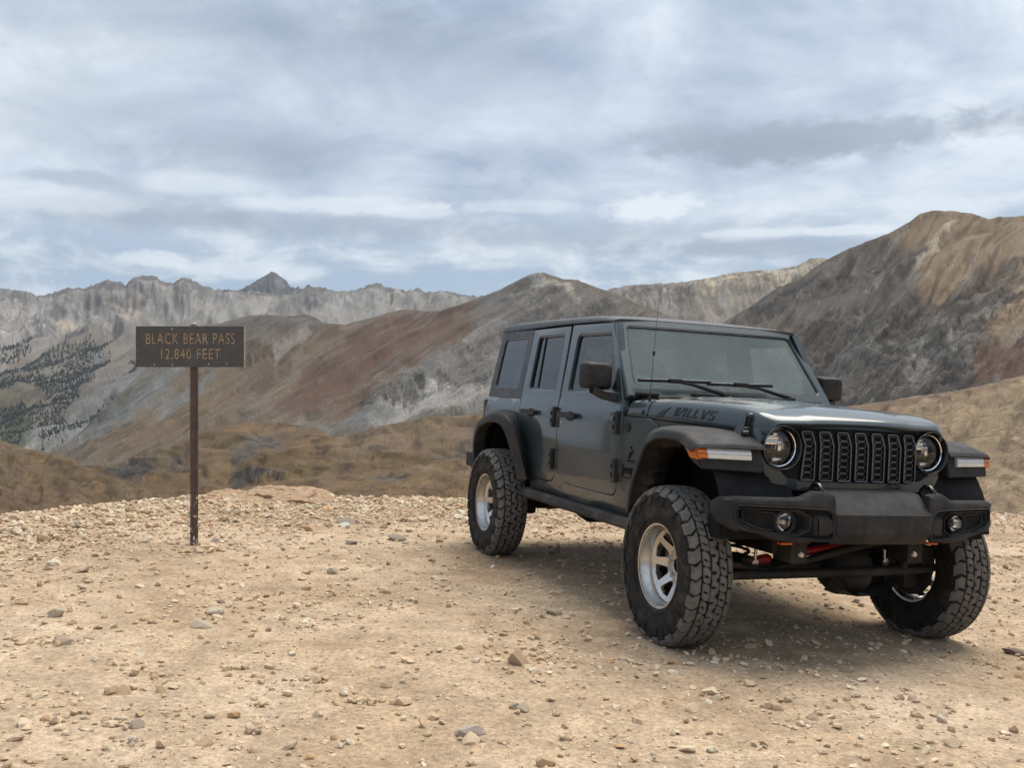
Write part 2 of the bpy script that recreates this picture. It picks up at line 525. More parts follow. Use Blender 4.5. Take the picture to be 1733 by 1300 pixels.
# far range and the valley side below it
far_crest = [(-500, 470), (-300, 500), (-120, 480), (0, 487), (21, 490.6), (45, 492), (62, 499), (74, 499), (93, 494), (114, 487), (133, 485.5),
             (142, 488), (163, 480), (180, 473), (204, 477), (213, 483.7), (218, 475), (235, 466.4), (250, 465), (266, 467.4), (277, 477), (294, 478.5),
             (304, 471.5), (313, 468.5), (322, 470), (343, 483.7), (367, 489.6), (401, 492), (433, 492), (460, 497.5), (485, 499), (498, 492), (519, 487),
             (540, 485), (568, 491.6), (586, 494), (604, 490.6), (622, 483), (638, 478.5), (662, 487), (687, 491.6), (707, 487), (721, 494), (739, 492.3),
             (760, 493), (777, 497.5), (805, 501), (900, 505), (1000, 510)]
far, far_grid = sheet('far_range', -460, 960, 2.0,
      [(far_crest, 6400, 0.75),
       ([(-500, 560), (0, 575), (60, 590), (130, 570), (230, 560), (330, 556), (450, 560), (600, 558), (800, 555), (1000, 555)], 5300, 0.95),
       ([(-500, 640), (0, 650), (230, 640), (500, 620), (1000, 620)], 4200, 1.0),
       ([(-500, 760), (0, 775), (110, 790), (400, 760), (1000, 740)], 2900, 1.0)],
      M_FAR, (0.160, 0.142, 0.124),
      [(PALE, None, (0.035, 0.012, 2.0, 0.02), 0.75), (CREAM, None, (0.05, 0.02, 6.0, 0.22), 0.55),
       ((0.25, 0.235, 0.215), [(-500, 440), (1000, 440), (1000, 575), (330, 570), (200, 560), (100, 590), (0, 600), (-500, 600)], 10, 0.55),
       (PALE, [(0, 520), (110, 505), (150, 540), (105, 575), (40, 600), (0, 600)], 12, 0.5),
       (CREAM, [(85, 540), (110, 535), (135, 540), (118, 560), (100, 553)], 4, 0.7),
       ((0.46, 0.36, 0.28), [(205, 520), (225, 500), (240, 505), (232, 535), (222, 545)], 6, 0.55),
       (PALE, [(230, 515), (300, 488), (420, 497), (480, 520), (440, 545), (330, 548), (250, 540)], 10, 0.45),
       (PALE, [(540, 530), (600, 500), (650, 485), (700, 500), (780, 505), (700, 530), (640, 545), (580, 550)], 10, 0.55),
       ((0.135, 0.125, 0.125), [(140, 515), (160, 485), (195, 478), (235, 480), (190, 505), (150, 522)], 7, 0.65),
       ((0.135, 0.125, 0.125), [(225, 483), (235, 466), (270, 467), (300, 480), (325, 470), (345, 487), (300, 490), (260, 485)], 4, 0.6),
       ((0.105, 0.10, 0.102), [(-500, 470), (0, 480), (180, 465), (250, 455), (330, 460), (430, 485), (540, 478), (640, 470), (820, 492), (820, 512), (640, 494), (540, 500), (430, 506), (330, 488), (250, 482), (180, 490), (100, 503), (0, 505), (-500, 500)], 5, 0.55),
       ((0.15, 0.14, 0.14), [(485, 508), (560, 495), (620, 500), (600, 515), (520, 522)], 6, 0.5),
       ((0.155, 0.13, 0.10), [(-500, 600), (0, 595), (90, 570), (200, 560), (330, 560), (260, 610), (150, 680), (0, 700), (-500, 700)], 14, 0.75),
       (PALE, [(0, 575), (40, 560), (50, 575), (20, 610), (0, 625)], 6, 0.55), (PALE, [(30, 590), (95, 560), (100, 572), (55, 605)], 6, 0.45),
       (BLUEG, [(110, 660), (130, 625), (165, 605), (178, 598), (160, 625), (130, 660), (112, 672)], 5, 0.85),
       (BLUEG, [(50, 735), (120, 690), (220, 640), (320, 600), (300, 640), (200, 700), (110, 760), (60, 765)], 10, 0.6),
       (GREEN, [(-500, 690), (0, 688), (45, 700), (60, 730), (40, 760), (0, 790), (-500, 790)], 10, 0.85),
       (OLIVE, [(0, 660), (90, 650), (120, 690), (60, 730), (0, 700)], 12, 0.5)],
      [('spur', 95, 0.014, 0.012, 3), ('spur', 16, 0.05, 0.014, 2), ('ledge', 14, 0.055, 0.06, 1), ('rock', 5, 0.05, 0.06, 3)],
      crest_noise=(5.0, 0.11, 5), back=(900, 420), seed=1.0, shear=(0.25, 575, 2.3), warp=7, tone=0.80, crag_h=20, dip=-0.05,
      crags=[([(-400, 480), (0, 495), (140, 480), (340, 480), (560, 490), (800, 500), (800, 520), (560, 520), (340, 510), (140, 530), (0, 545), (-400, 540)], 8, 0.75), ([(0, 560), (110, 545), (220, 552), (220, 565), (90, 572), (0, 590)], 5, 0.8)])

# the ridge closing the view behind the roof of the car
sheet('back_ridge', 985, 1500, 1.8,
      [([(985, 500), (1026, 491), (1040, 487), (1068, 482), (1100, 481), (1150, 478), (1180, 474), (1200, 470), (1221, 465.4), (1261, 459), (1301, 457), (1348, 450.6),
         (1360, 443), (1372, 437), (1394, 436), (1420, 440), (1500, 455)], 2500, 0.8),
       ([(985, 545), (1100, 545), (1250, 520), (1400, 500), (1500, 500)], 2100, 1.0),
       ([(985, 640), (1500, 640)], 1700, 1.0)],
      M_MID, (0.185, 0.162, 0.134),
      [(CREAM, [(1180, 470), (1400, 436), (1400, 470), (1300, 480), (1200, 488)], 8, 0.45), (DARK, None, (0.03, 0.03, 8.0, 0.1), 0.5),
       (GREY, [(985, 480), (1130, 480), (1180, 520), (1100, 560), (985, 560)], 10, 0.6)],
      [('spur', 16, 0.035, 0.006, 2), ('ledge', 6, 0.05, 0.0, 1), ('rock', 2, 0.06, 0.08, 3)],
      crest_noise=(3.0, 0.08, 5), back=(500, 260), seed=5.0, shear=-0.2, crag_h=7, dip=-0.1, crags=[([(985, 480), (1500, 430), (1500, 480), (1250, 500), (985, 540)], 10, 0.8)])

# grey and rust scree mountain in the middle
mid_crest = [(60, 800), (90, 775), (140, 728), (200, 668), (260, 612), (310, 572), (346, 550), (374, 548), (398, 539), (433, 534), (460, 533), (485, 535.6), (519, 533),
             (537, 539), (547, 547), (586, 549.5), (621, 541), (656, 530), (687, 524), (721, 525), (742, 525), (777, 515), (811, 502.7), (846, 489), (874, 475),
             (898, 463), (908, 460.5), (922, 460.5), (950, 471.5), (978, 475), (1002, 483.7), (1026, 491), (1060, 505), (1100, 520), (1200, 560), (1300, 600)]
sheet('scree_mountain', 60, 1300, 1.8,
      [(mid_crest, [(60, 1250), (346, 2050), (560, 1950), (700, 1800), (917, 1550), (1100, 1500), (1300, 1400)], 0.85),
       ([(60, 815), (130, 775), (220, 725), (350, 680), (500, 650), (650, 620), (800, 600), (1000, 610), (1300, 660)], [(60, 1150), (400, 1450), (900, 1250), (1300, 1150)], 1.0),
       ([(60, 840), (150, 800), (300, 770), (450, 745), (600, 740), (800, 725), (1000, 720), (1300, 740)], [(60, 1050), (900, 950), (1300, 900)], 1.1),
       ([(60, 870), (300, 830), (800, 790), (1300, 790)], [(60, 900), (1300, 800)], 1.0)],
      M_MID, (0.138, 0.118, 0.096),
      [(GREY, None, (0.02, 0.012, 2.0, 0.08), 0.6), (BROWN, None, (0.025, 0.012, 5.0, 0.12), 0.6),
       (BROWN, [(300, 640), (520, 560), (700, 540), (860, 540), (760, 620), (600, 700), (420, 740), (200, 790), (120, 790), (200, 730)], 14, 0.75),
       (CHAR, [(350, 552), (540, 530), (620, 545), (560, 560), (430, 575), (380, 600), (350, 600)], 10, 0.6),
       (RUST, [(470, 700), (520, 625), (600, 570), (690, 528), (800, 515), (770, 545), (690, 590), (600, 660), (520, 720)], 9, 0.85),
       (RUST, [(640, 590), (720, 560), (830, 520), (850, 530), (760, 600), (690, 640), (650, 650)], 8, 0.55),
       (RUST, [(420, 660), (470, 590), (490, 560), (500, 570), (480, 630), (440, 690)], 7, 0.5),
       (BLUEG, [(262, 715), (300, 668), (360, 620), (378, 632), (345, 670), (310, 700), (275, 718)], 5, 0.85),
       (BLUEG, [(90, 770), (200, 690), (300, 620), (345, 560), (360, 575), (300, 650), (200, 730), (110, 775)], 8, 0.7),
       (OCHRE, [(200, 740), (300, 690), (400, 650), (420, 665), (330, 720), (240, 765), (180, 775)], 9, 0.25),
       (PALE, [(455, 605), (500, 570), (540, 560), (520, 585), (470, 618)], 4, 0.45),
       (GREY, [(820, 500), (910, 462), (960, 475), (1060, 520), (1040, 560), (880, 570), (790, 560), (820, 520)], 9, 0.55),
       (PALE, [(900, 466), (920, 461), (940, 478), (990, 505), (970, 508), (930, 488), (905, 500)], 5, 0.8), (CREAM, [(915, 463), (945, 475), (985, 500), (975, 502), (940, 484)], 3, 0.6),
       (GREY, [(640, 660), (760, 590), (860, 545), (900, 600), (860, 680), (800, 700), (690, 710), (600, 730), (620, 690)], 10, 0.75),
       (PALE, [(600, 725), (680, 690), (720, 655), (800, 650), (840, 680), (780, 700), (690, 712), (640, 730)], 6, 0.75),
       (DARK, [(600, 670), (640, 655), (640, 690), (610, 695)], 5, 0.55), (DARK, [(685, 680), (700, 645), (725, 635), (720, 660), (700, 690)], 5, 0.65),
       (DARK, [(770, 655), (830, 650), (830, 662), (780, 665)], 3, 0.5), (RUST, [(540, 720), (590, 680), (640, 650), (600, 700), (560, 730)], 7, 0.5),
       (BLUEG, [(520, 745), (600, 710), (690, 690), (620, 730), (570, 745)], 7, 0.7)],
      [('spur', 30, 0.009, 0.003, 2), ('spur', 7, 0.030, 0.004, 2), ('rock', 1.2, 0.05, 0.06, 3)],
      crest_noise=(1.6, 0.05, 4), back=(500, 260), seed=2.0, shear=1.7, warp=9, tone=0.80, crag_h=2.6, dip=-0.06,
      crags=[([(600, 690), (640, 655), (720, 635), (860, 640), (860, 668), (740, 668), (700, 692), (620, 700)], 7, 0.95), ([(760, 600), (860, 560), (900, 580), (860, 640), (780, 650)], 10, 0.7), ([(840, 500), (910, 475), (1000, 500), (1060, 540), (960, 570), (860, 560)], 10, 0.6),
             ([(420, 590), (450, 580), (460, 620), (430, 625)], 5, 0.6), ([(110, 720), (180, 700), (200, 730), (130, 770)], 8, 0.5)])

# dark cliff mountain on the right
east_crest = [(960, 740), (1080, 650), (1180, 578), (1231, 542), (1277, 515), (1317, 487), (1354, 471.5), (1372, 457), (1391, 444), (1434, 422), (1477, 404), (1508, 391.5), (1538, 374.6), (1557, 362),
              (1578, 355.5), (1615, 357), (1643, 361), (1674, 370.6), (1692, 366), (1733, 366), (1820, 380), (2000, 425), (2250, 470)]
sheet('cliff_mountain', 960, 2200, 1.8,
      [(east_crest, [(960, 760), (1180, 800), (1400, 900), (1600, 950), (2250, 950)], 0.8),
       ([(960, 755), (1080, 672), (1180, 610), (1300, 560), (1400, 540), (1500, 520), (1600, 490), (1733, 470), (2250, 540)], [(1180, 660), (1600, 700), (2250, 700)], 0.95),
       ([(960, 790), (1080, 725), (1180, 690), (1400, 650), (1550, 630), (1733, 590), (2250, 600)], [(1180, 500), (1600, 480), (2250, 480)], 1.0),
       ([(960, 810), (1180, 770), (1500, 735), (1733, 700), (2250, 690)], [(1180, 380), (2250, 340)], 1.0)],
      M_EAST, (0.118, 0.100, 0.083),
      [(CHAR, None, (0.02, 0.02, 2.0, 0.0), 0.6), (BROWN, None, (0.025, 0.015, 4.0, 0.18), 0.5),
       (TAN, [(1500, 400), (1580, 352), (1640, 358), (1733, 362), (2200, 400), (2200, 560), (1733, 500), (1640, 520), (1540, 510), (1560, 460), (1600, 400), (1540, 410)], 14, 0.7),  # warm sunlight on the mountain top, put into the colour as tan
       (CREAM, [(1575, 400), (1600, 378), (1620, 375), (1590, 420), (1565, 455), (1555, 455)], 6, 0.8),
       (CREAM, [(1457, 490), (1466, 488), (1478, 498), (1476, 508), (1466, 505)], 2.5, 0.95),
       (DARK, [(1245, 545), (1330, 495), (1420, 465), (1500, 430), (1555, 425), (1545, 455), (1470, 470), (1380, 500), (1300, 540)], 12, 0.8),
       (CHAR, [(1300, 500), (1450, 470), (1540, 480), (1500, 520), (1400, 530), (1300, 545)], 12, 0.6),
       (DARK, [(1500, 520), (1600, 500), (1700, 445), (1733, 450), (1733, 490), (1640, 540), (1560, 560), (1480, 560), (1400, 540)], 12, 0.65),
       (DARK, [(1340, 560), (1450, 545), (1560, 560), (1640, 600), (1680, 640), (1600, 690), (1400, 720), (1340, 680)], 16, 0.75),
       (GREY, [(1420, 600), (1480, 570), (1500, 600), (1440, 630)], 10, 0.5), (GREY, [(1500, 580), (1580, 540), (1620, 560), (1540, 610)], 10, 0.45),
       (GREY, [(1500, 640), (1560, 610), (1580, 650), (1520, 670)], 10, 0.4), (GREY, [(1600, 570), (1660, 540), (1640, 600), (1600, 620)], 10, 0.45),
       (TAN, [(1660, 560), (1733, 500), (2200, 540), (2200, 600), (1733, 560), (1690, 590)], 10, 0.6),
       (RUST, [(1640, 600), (1700, 575), (1760, 560), (2200, 600), (2200, 680), (1733, 660), (1660, 655)], 8, 0.9),
       (RUST, [(1540, 500), (1590, 485), (1580, 500), (1550, 510)], 4, 0.5), (RUST, [(1595, 420), (1660, 375), (1674, 372), (1640, 410), (1560, 455)], 5, 0.5)],
      [('spur', 13, 0.011, 0.005, 2), ('spur', 3.0, 0.035, 0.006, 2), ('ledge', 3.0, 0.030, 0.38, 1), ('rock', 1.3, 0.04, 0.05, 3)],
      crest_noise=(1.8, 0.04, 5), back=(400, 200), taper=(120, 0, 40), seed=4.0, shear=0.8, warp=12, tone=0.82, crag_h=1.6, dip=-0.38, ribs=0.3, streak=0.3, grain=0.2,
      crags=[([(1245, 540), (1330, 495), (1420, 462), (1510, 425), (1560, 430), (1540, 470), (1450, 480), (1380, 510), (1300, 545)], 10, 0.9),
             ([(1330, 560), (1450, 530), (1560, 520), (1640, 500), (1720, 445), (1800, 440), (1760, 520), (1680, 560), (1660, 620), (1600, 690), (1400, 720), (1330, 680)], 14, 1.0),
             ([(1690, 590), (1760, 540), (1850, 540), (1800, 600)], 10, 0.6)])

# tundra shoulder right behind the pullout
sheet('tundra_slope', 1000, 2300, 2.2,
      [([(1000, 850), (1120, 775), (1240, 722), (1350, 700), (1400, 692), (1455, 685), (1508, 678), (1554, 670), (1600, 664), (1661, 653), (1733, 634.6), (1850, 610), (2300, 560)], [(1240, 190), (2300, 120)], 0.9),
       ([(1000, 875), (1120, 830), (1240, 790), (1400, 760), (1600, 740), (1733, 720), (2300, 690)], [(1240, 90), (2300, 60)], 1.0),
       ([(1000, 930), (1240, 905), (1500, 895), (1733, 880), (2300, 870)], [(1240, 34), (1733, 30), (2300, 24)], 1.0)],
      M_TUN, (0.190, 0.142, 0.090),
      [(TAN, None, (0.02, 0.03, 2.0, 0.0), 0.6), (BROWN, None, (0.02, 0.05, 4.0, 0.0), 0.6), (OLIVE, None, (0.03, 0.05, 5.0, 0.15), 0.35),
       (RUST, [(1400, 690), (1600, 664), (1680, 655), (1660, 668), (1560, 690), (1470, 705)], 6, 0.6), ((0.26, 0.195, 0.125), None, (0.012, 0.03, 9.0, 0.1), 0.6),
       (RUST, [(1595, 800), (1680, 810), (1640, 850), (1600, 850)], 10, 0.45)],
      [('spur', 1.3, 0.012, 0.02, 3), ('rock', 0.7, 0.02, 0.03, 4), ('rock', 0.10, 0.12, 0.12, 4)],
      flat=True, grain=0.28, streak=0.5, chutes=0.0, ribs=0.35, specks=0.35, crest_noise=(1.2, 0.05, 4), back=(80, 25), taper=(120, 0, 6), seed=6.0, shear=1.5, warp=14)

# rolling tundra below the pass
sheet('tundra_hills', 100, 1320, 2.0,
      [([(100, 800), (135, 790), (180, 788), (242, 773), (294, 755), (339, 735), (381, 721), (426, 714), (467, 714.6), (502, 720), (537, 725), (569, 740), (586, 738),
         (631, 724), (673, 715.7), (725, 707), (777, 703.5), (811, 703.5), (1000, 712), (1320, 740)], [(100, 420), (430, 470), (570, 520), (800, 430), (1320, 400)], 0.8),
       ([(100, 830), (242, 808), (339, 790), (430, 775), (500, 770), (600, 772), (720, 765), (811, 760), (1320, 780)], [(100, 330), (800, 300), (1320, 300)], 0.9),
       ([(100, 850), (287, 840), (405, 830), (502, 822), (604, 815), (708, 805), (800, 800), (1320, 810)], [(100, 275), (1320, 262)], 1.0),
       ([(100, 930), (500, 915), (1320, 900)], [(100, 235), (1320, 240)], 1.0)],
      M_TUN, (0.100, 0.066, 0.038),
      [(OCHRE, None, (0.015, 0.04, 2.0, 0.0), 0.6), (BROWN, None, (0.02, 0.05, 4.0, 0.0), 0.55), (OLIVE, None, (0.02, 0.04, 5.0, 0.08), 0.6),
       (CHAR, [(390, 770), (430, 735), (480, 735), (470, 760), (430, 780), (400, 800)], 9, 0.7), (DARK, [(165, 800), (215, 790), (260, 780), (270, 800), (225, 818), (180, 810)], 7, 0.85),
       (DARK, [(388, 800), (430, 795), (480, 805), (450, 815), (400, 830), (390, 815)], 7, 0.85), (DARK, [(275, 778), (310, 770), (320, 785), (285, 800)], 7, 0.6),
       (DARK, [(575, 790), (600, 780), (595, 800), (578, 805)], 5, 0.6), (CHAR, [(740, 770), (780, 745), (811, 750), (811, 775), (760, 780)], 8, 0.5),
       (BROWN, [(560, 775), (640, 735), (800, 715), (811, 740), (700, 765), (600, 785)], 12, 0.6)],
      [('spur', 3.6, 0.008, 0.022, 2), ('rock', 1.3, 0.018, 0.035, 3), ('ledge', 1.0, 0.05, 0.0, 1)], crag_h=0.8, flat=True, grain=0.25, streak=0.5, chutes=0.0, ribs=0.4, specks=0.3, crags=[([(160, 800), (215, 788), (270, 778), (325, 770), (320, 790), (260, 812), (190, 815)], 6, 0.9), ([(385, 800), (440, 793), (490, 805), (450, 818), (395, 832)], 6, 0.9), ([(570, 790), (610, 780), (600, 802)], 5, 0.7)],
      crest_noise=(1.2, 0.05, 4), back=(160, 40), seed=7.0, shear=0.6, warp=12)
sheet('tundra_knoll', 280, 1320, 2.2,
      [([(280, 870), (380, 840), (405, 828), (450, 816), (502, 811), (540, 806), (604, 802), (656, 795), (708, 786.6), (760, 781.5), (794, 780), (1000, 782), (1320, 800)], [(280, 220), (1320, 235)], 0.8),
       ([(280, 885), (500, 880), (800, 860), (1320, 860)], [(280, 130), (1320, 140)], 1.0),
       ([(280, 930), (1320, 930)], [(280, 75), (1320, 75)], 1.0)],
      M_TUN, (0.115, 0.076, 0.041),
      [(OCHRE, None, (0.015, 0.05, 2.0, 0.0), 0.7), (BROWN, None, (0.02, 0.06, 4.0, 0.0), 0.55), (OLIVE, None, (0.03, 0.06, 5.0, 0.12), 0.4),
       (CHAR, [(625, 812), (680, 806), (690, 815), (640, 822)], 5, 0.6)],
      [('spur', 1.4, 0.010, 0.03, 2), ('rock', 0.7, 0.022, 0.05, 3)],
      flat=True, grain=0.28, streak=0.5, chutes=0.0, ribs=0.35, specks=0.35, crest_noise=(1.0, 0.05, 4), back=(60, 15), seed=8.0, shear=0.4, warp=10)
sheet('tundra_bench', 120, 620, 2.2,
      [([(120, 880), (170, 862), (208, 851), (242, 846.5), (287, 843), (340, 842), (420, 846), (620, 870)], [(120, 120), (620, 140)], 0.8),
       ([(120, 930), (620, 930)], [(120, 70), (620, 70)], 1.0)],
      M_TUN, (0.140, 0.110, 0.062),
      [(OLIVE, None, (0.02, 0.06, 2.0, 0.0), 0.5), (BROWN, None, (0.02, 0.06, 4.0, 0.05), 0.5)],
      [('rock', 0.4, 0.03, 0.06, 5)], flat=True, grain=0.28, streak=0.5, chutes=0.0, ribs=0.35, specks=0.35, crest_noise=(0.8, 0.05, 4), back=(30, 8), seed=9.0)
sheet('tundra_spur', -600, 330, 2.2,
      [([(-600, 690), (-200, 715), (0, 745), (35, 757), (69, 764), (104, 771), (128, 780), (149, 793.6), (180, 807), (215, 819.5), (240, 835), (290, 860), (330, 880)], [(-600, 150), (0, 170), (330, 150)], 0.8),
       ([(-600, 800), (0, 820), (120, 835), (215, 850), (330, 890)], [(-600, 95), (330, 105)], 1.0),
       ([(-600, 930), (330, 930)], [(-600, 50), (330, 62)], 1.0)],
      M_TUN, (0.096, 0.064, 0.037),
      [(OCHRE, None, (0.015, 0.05, 2.0, 0.0), 0.55), (BROWN, None, (0.02, 0.05, 4.0, 0.0), 0.6), (OLIVE, None, (0.02, 0.05, 5.0, 0.05), 0.55),
       (CHAR, None, (0.018, 0.035, 11.0, 0.16), 0.35), (RUST, [(0, 835), (120, 835), (170, 850), (100, 862), (0, 872)], 8, 0.35)],
      [('spur', 1.6, 0.011, 0.03, 2), ('rock', 0.9, 0.025, 0.05, 3), ('ledge', 0.5, 0.06, -0.1, 1)],
      flat=True, grain=0.28, streak=0.5, chutes=0.0, ribs=0.35, specks=0.35, crest_noise=(1.2, 0.05, 4), back=(60, 18), seed=10.0, shear=-0.8, warp=10)


def valley():
    # ground sheet that carries everything and runs to the horizon
    r = np.concatenate([[20], np.geomspace(60, 9000, 40)]); a = np.linspace(0, 2 * np.pi, 97)
    R, A = np.meshgrid(r, a, indexing='ij')
    Z = -30 - 300 * sstep(R, 200, 2500) + 6 * fbm(R * np.cos(A) * 0.004, R * np.sin(A) * 0.004, 4)
    me = np_mesh('ground', np.stack([R * np.sin(A), R * np.cos(A), Z], -1).reshape(-1, 3), grid_faces(*R.shape))
    add_attr(me, 'tint', np.tile(np.array([BROWN]), (R.size, 1)))
    tag(link_mesh('ground', me, M_TUN), kind='structure')


valley()


def hills_around():
    """the pass is ringed by hills: the side the camera does not face, seen in the paint and glass"""
    a = np.radians(np.linspace(44, 316, 220)); r = np.concatenate([np.linspace(70, 900, 40)])
    R, A = np.meshgrid(r, a, indexing='ij')
    X, Y = R * np.sin(A), R * np.cos(A)
    rise = sstep(R, 90, 620)
    Z = -18 + rise * (75 + 55 * fbm(np.degrees(A) * 0.02, R * 0.001, 4, seed=31)) + 10 * rise * ridged(X * 0.012, Y * 0.012, 4, seed=32)
    Z -= 90 * sstep(R, 700, 900)
    me = np_mesh('pass_hills', np.stack([X, Y, Z], -1).reshape(-1, 3), grid_faces(*R.shape))
    C = np.array(BROWN) + (np.array(GREY) - np.array(BROWN)) * sstep(fbm(X * 0.01, Y * 0.01, 4, seed=33), -0.2, 0.3)[..., None]
    add_attr(me, 'tint', C.reshape(-1, 3))
    tag(link_mesh('pass_hills', me, M_MID), kind='structure')


hills_around()


def conifers():
    """dark spruce stands on the lower valley side, far beyond counting"""
    u, V, X, Y, Z = far_grid
    U = np.broadcast_to(u, V.shape)
    rs = np.random.RandomState(9)
    strips = [[(0, 600), (60, 585), (52, 596), (0, 618)], [(0, 640), (60, 620), (150, 580), (195, 585), (140, 608), (60, 640), (0, 655)], [(60, 655), (120, 615), (160, 592), (190, 588), (170, 610), (110, 660), (80, 685), (70, 665)],
              [(90, 690), (120, 655), (190, 600), (185, 615), (140, 665), (110, 700)], [(0, 655), (80, 635), (70, 650), (0, 672)], [(205, 640), (225, 615), (236, 612), (225, 640)],
              [(20, 700), (120, 690), (100, 720), (30, 740)], [(0, 690), (40, 680), (60, 720), (30, 760), (0, 760)], [(70, 745), (200, 672), (205, 678), (120, 735), (70, 762)], [(100, 772), (200, 708), (205, 715), (115, 772)]]
    m = np.zeros(V.shape)
    nu_ = U + 6 * fbm(U * .06, V * .06, 3, seed=41); nv_ = V + 5 * fbm(U * .06 + 9, V * .06, 3, seed=42)
    for p in strips:
        m = np.maximum(m, poly_mask(nu_, nv_, p, 4))
    m *= sstep(fbm(U * .10, V * .10, 3, seed=43), -.55, -.15)
    m[:5] = 0
    ids = np.flatnonzero(rs.uniform(size=m.size) < (m * 0.7).ravel())
    px, py, pz = X.ravel()[ids], Y.ravel()[ids], Z.ravel()[ids]
    n = len(ids)
    H = rs.uniform(8, 17, n) * (py / 4000)
    k = 6
    an = np.linspace(0, 2 * np.pi, k + 1)[:-1]
    V3, F3 = [], []
    # three ragged tiers for each tree
    tiers = [(0.05, 0.27, 0.55), (0.35, 0.20, 0.80), (0.62, 0.12, 1.0)]
    allv = []
    for (z0, rad, z1) in tiers:
        rr = rad * rs.uniform(0.7, 1.3, (n, k))
        ring = np.stack([px[:, None] + H[:, None] * rr * np.cos(an), py[:, None] + H[:, None] * rr * np.sin(an), pz[:, None] + H[:, None] * (z0 + rs.uniform(-.05, .05, (n, k)))], -1)
        tip = np.stack([px, py, pz + H * z1], -1)[:, None]
        allv.append(np.concatenate([ring, tip], 1))
    AV = np.concatenate(allv, 1)
    f = []
    for t in range(3):
        for i in range(k):
            f.append((t * (k + 1) + i, t * (k + 1) + (i + 1) % k, t * (k + 1) + k))
    F = (np.array(f)[None] + (np.arange(n) * 3 * (k + 1))[:, None, None]).reshape(-1, 3)
    me = np_mesh('conifer_wood', AV.reshape(-1, 3), F, False)
    mt = simple_mat('spruce_needles', (0.030, 0.042, 0.040), 0.9, 0, 0.4, 0.05, spec=0.1)
    o = link_mesh('conifer_wood', me, mt)
    tag(o, 'dark stands of conifers on the far valley side', 'trees', kind='stuff')
    print('conifers', n)


conifers()
# ------------------------------------------------------------------ pullout: dirt, gravel, stones
NRM = np.array([0.052183, 0.0087976, 0.99859879])      # plane under the wheels


def rim_r(a):
    """distance of the break of slope, by bearing (radians)"""
    return np.interp(np.degrees(a), [-180, -90, -50, -30, -26.5, -22, -17, -12, -7, 0, 10, 20, 26.5, 35, 60, 120, 180],
                     [30, 14, 10.0, 9.2, 9.6, 10.4, 11.3, 11.8, 11.9, 12.3, 13.2, 14.3, 15.6, 17, 20, 30, 30])


def ground_z(x, y, detail=True):
    z = -(NRM[0] * (x - 1.686) + NRM[1] * (y - 5.889)) / NRM[2]
    r = np.hypot(x, y); a = np.arctan2(x, y)
    rr = rim_r(a) + 0.55 * fbm(a * 5.0, a * 0, 4, seed=3)
    # away from the car the slope of the plane eases off
    z = z * (1 - 0.5 * sstep(np.abs(x), 6, 14))
    over = np.maximum(r - rr, 0)
    z = z - 0.10 * np.minimum(over, 2) ** 2 - 0.38 * np.maximum(over - 2, 0)
    # a low bank along the edge on the left
    z = z + 0.02 * np.exp(-((r - rr + 0.3) / 0.9) ** 2) * sstep(x, 0.8, -0.5)
    near = 1 - 0.75 * np.exp(-((np.abs(x - 2.0) / 1.6) ** 4 + (np.abs(y - 7.0) / 2.6) ** 4))
    z = z + near * (0.035 * fbm(x * 0.55, y * 0.55, 3, seed=1) + 0.016 * fbm(x * 1.9, y * 1.9, 3, seed=2))
    if detail:
        z = z + 0.007 * fbm(x * 6.5, y * 6.5, 4, gain=0.6, seed=4)
        z = z + 0.0045 * np.maximum(fbm(x * 19, y * 19, 3, gain=0.6, seed=5), -0.1)
    return z


def dirt_mat():
    m, n, b = new_mat('tan_dirt')
    tc = n.node('ShaderNodeTexCoord'); P = tc.outputs['Object']
    a = n.noise(P, 0.7, 7, 0.6, 0.6)
    c = n.noise(P, 4.5, 7, 0.65, 0.3)
    g = n.noise(P, 38, 6, 0.7)
    base = n.ramp(a, [(0.30, (0.365, 0.258, 0.164)), (0.45, (0.435, 0.318, 0.210)), (0.56, (0.485, 0.364, 0.248)), (0.70, (0.540, 0.422, 0.302))])
    k = n.smooth(c, 0.3, 0.7, 0.76, 1.18)
    base = n.mix(1.0, base, k, 'MULTIPLY')
    k2 = n.smooth(g, 0.32, 0.68, 0.72, 1.22)
    base = n.mix(1.0, base, k2, 'MULTIPLY')
    # grit: pale and dark crumbs too small to build
    v = n.node('ShaderNodeTexVoronoi', feature='F1', i_Scale=95.0, i_Randomness=1.0)
    n.link(P, v.inputs['Vector'])
    crumb = n.smooth(v.outputs['Distance'], 0.30, 0.16)
    sel = n.node('ShaderNodeSeparateColor'); n.link(v.outputs['Color'], sel.inputs[0])
    pick = n.math('GREATER_THAN', sel.outputs[0], 0.55)
    crumb = n.math('MULTIPLY', crumb, pick)
    cc = n.mix(sel.outputs[1], (0.26, 0.18, 0.11), (0.56, 0.44, 0.30))
    base = n.mix(n.math('MULTIPLY', crumb, 0.7), base, cc)
    n.set(b, 'Base Color', base)
    b.inputs['Roughness'].default_value = 0.97
    b.inputs['Specular IOR Level'].default_value = 0.1
    h = n.math('ADD', n.math('MULTIPLY', g, 0.5), n.math('MULTIPLY', crumb, 0.6))
    h = n.math('ADD', h, n.math('MULTIPLY', n.noise(P, 130, 4, 0.7), 0.35))
    bp = n.node('ShaderNodeBump', i_Strength=0.9, i_Distance=0.012)
    n.link(h, bp.inputs['Height']); n.link(bp.outputs[0], b.inputs['Normal'])
    return m


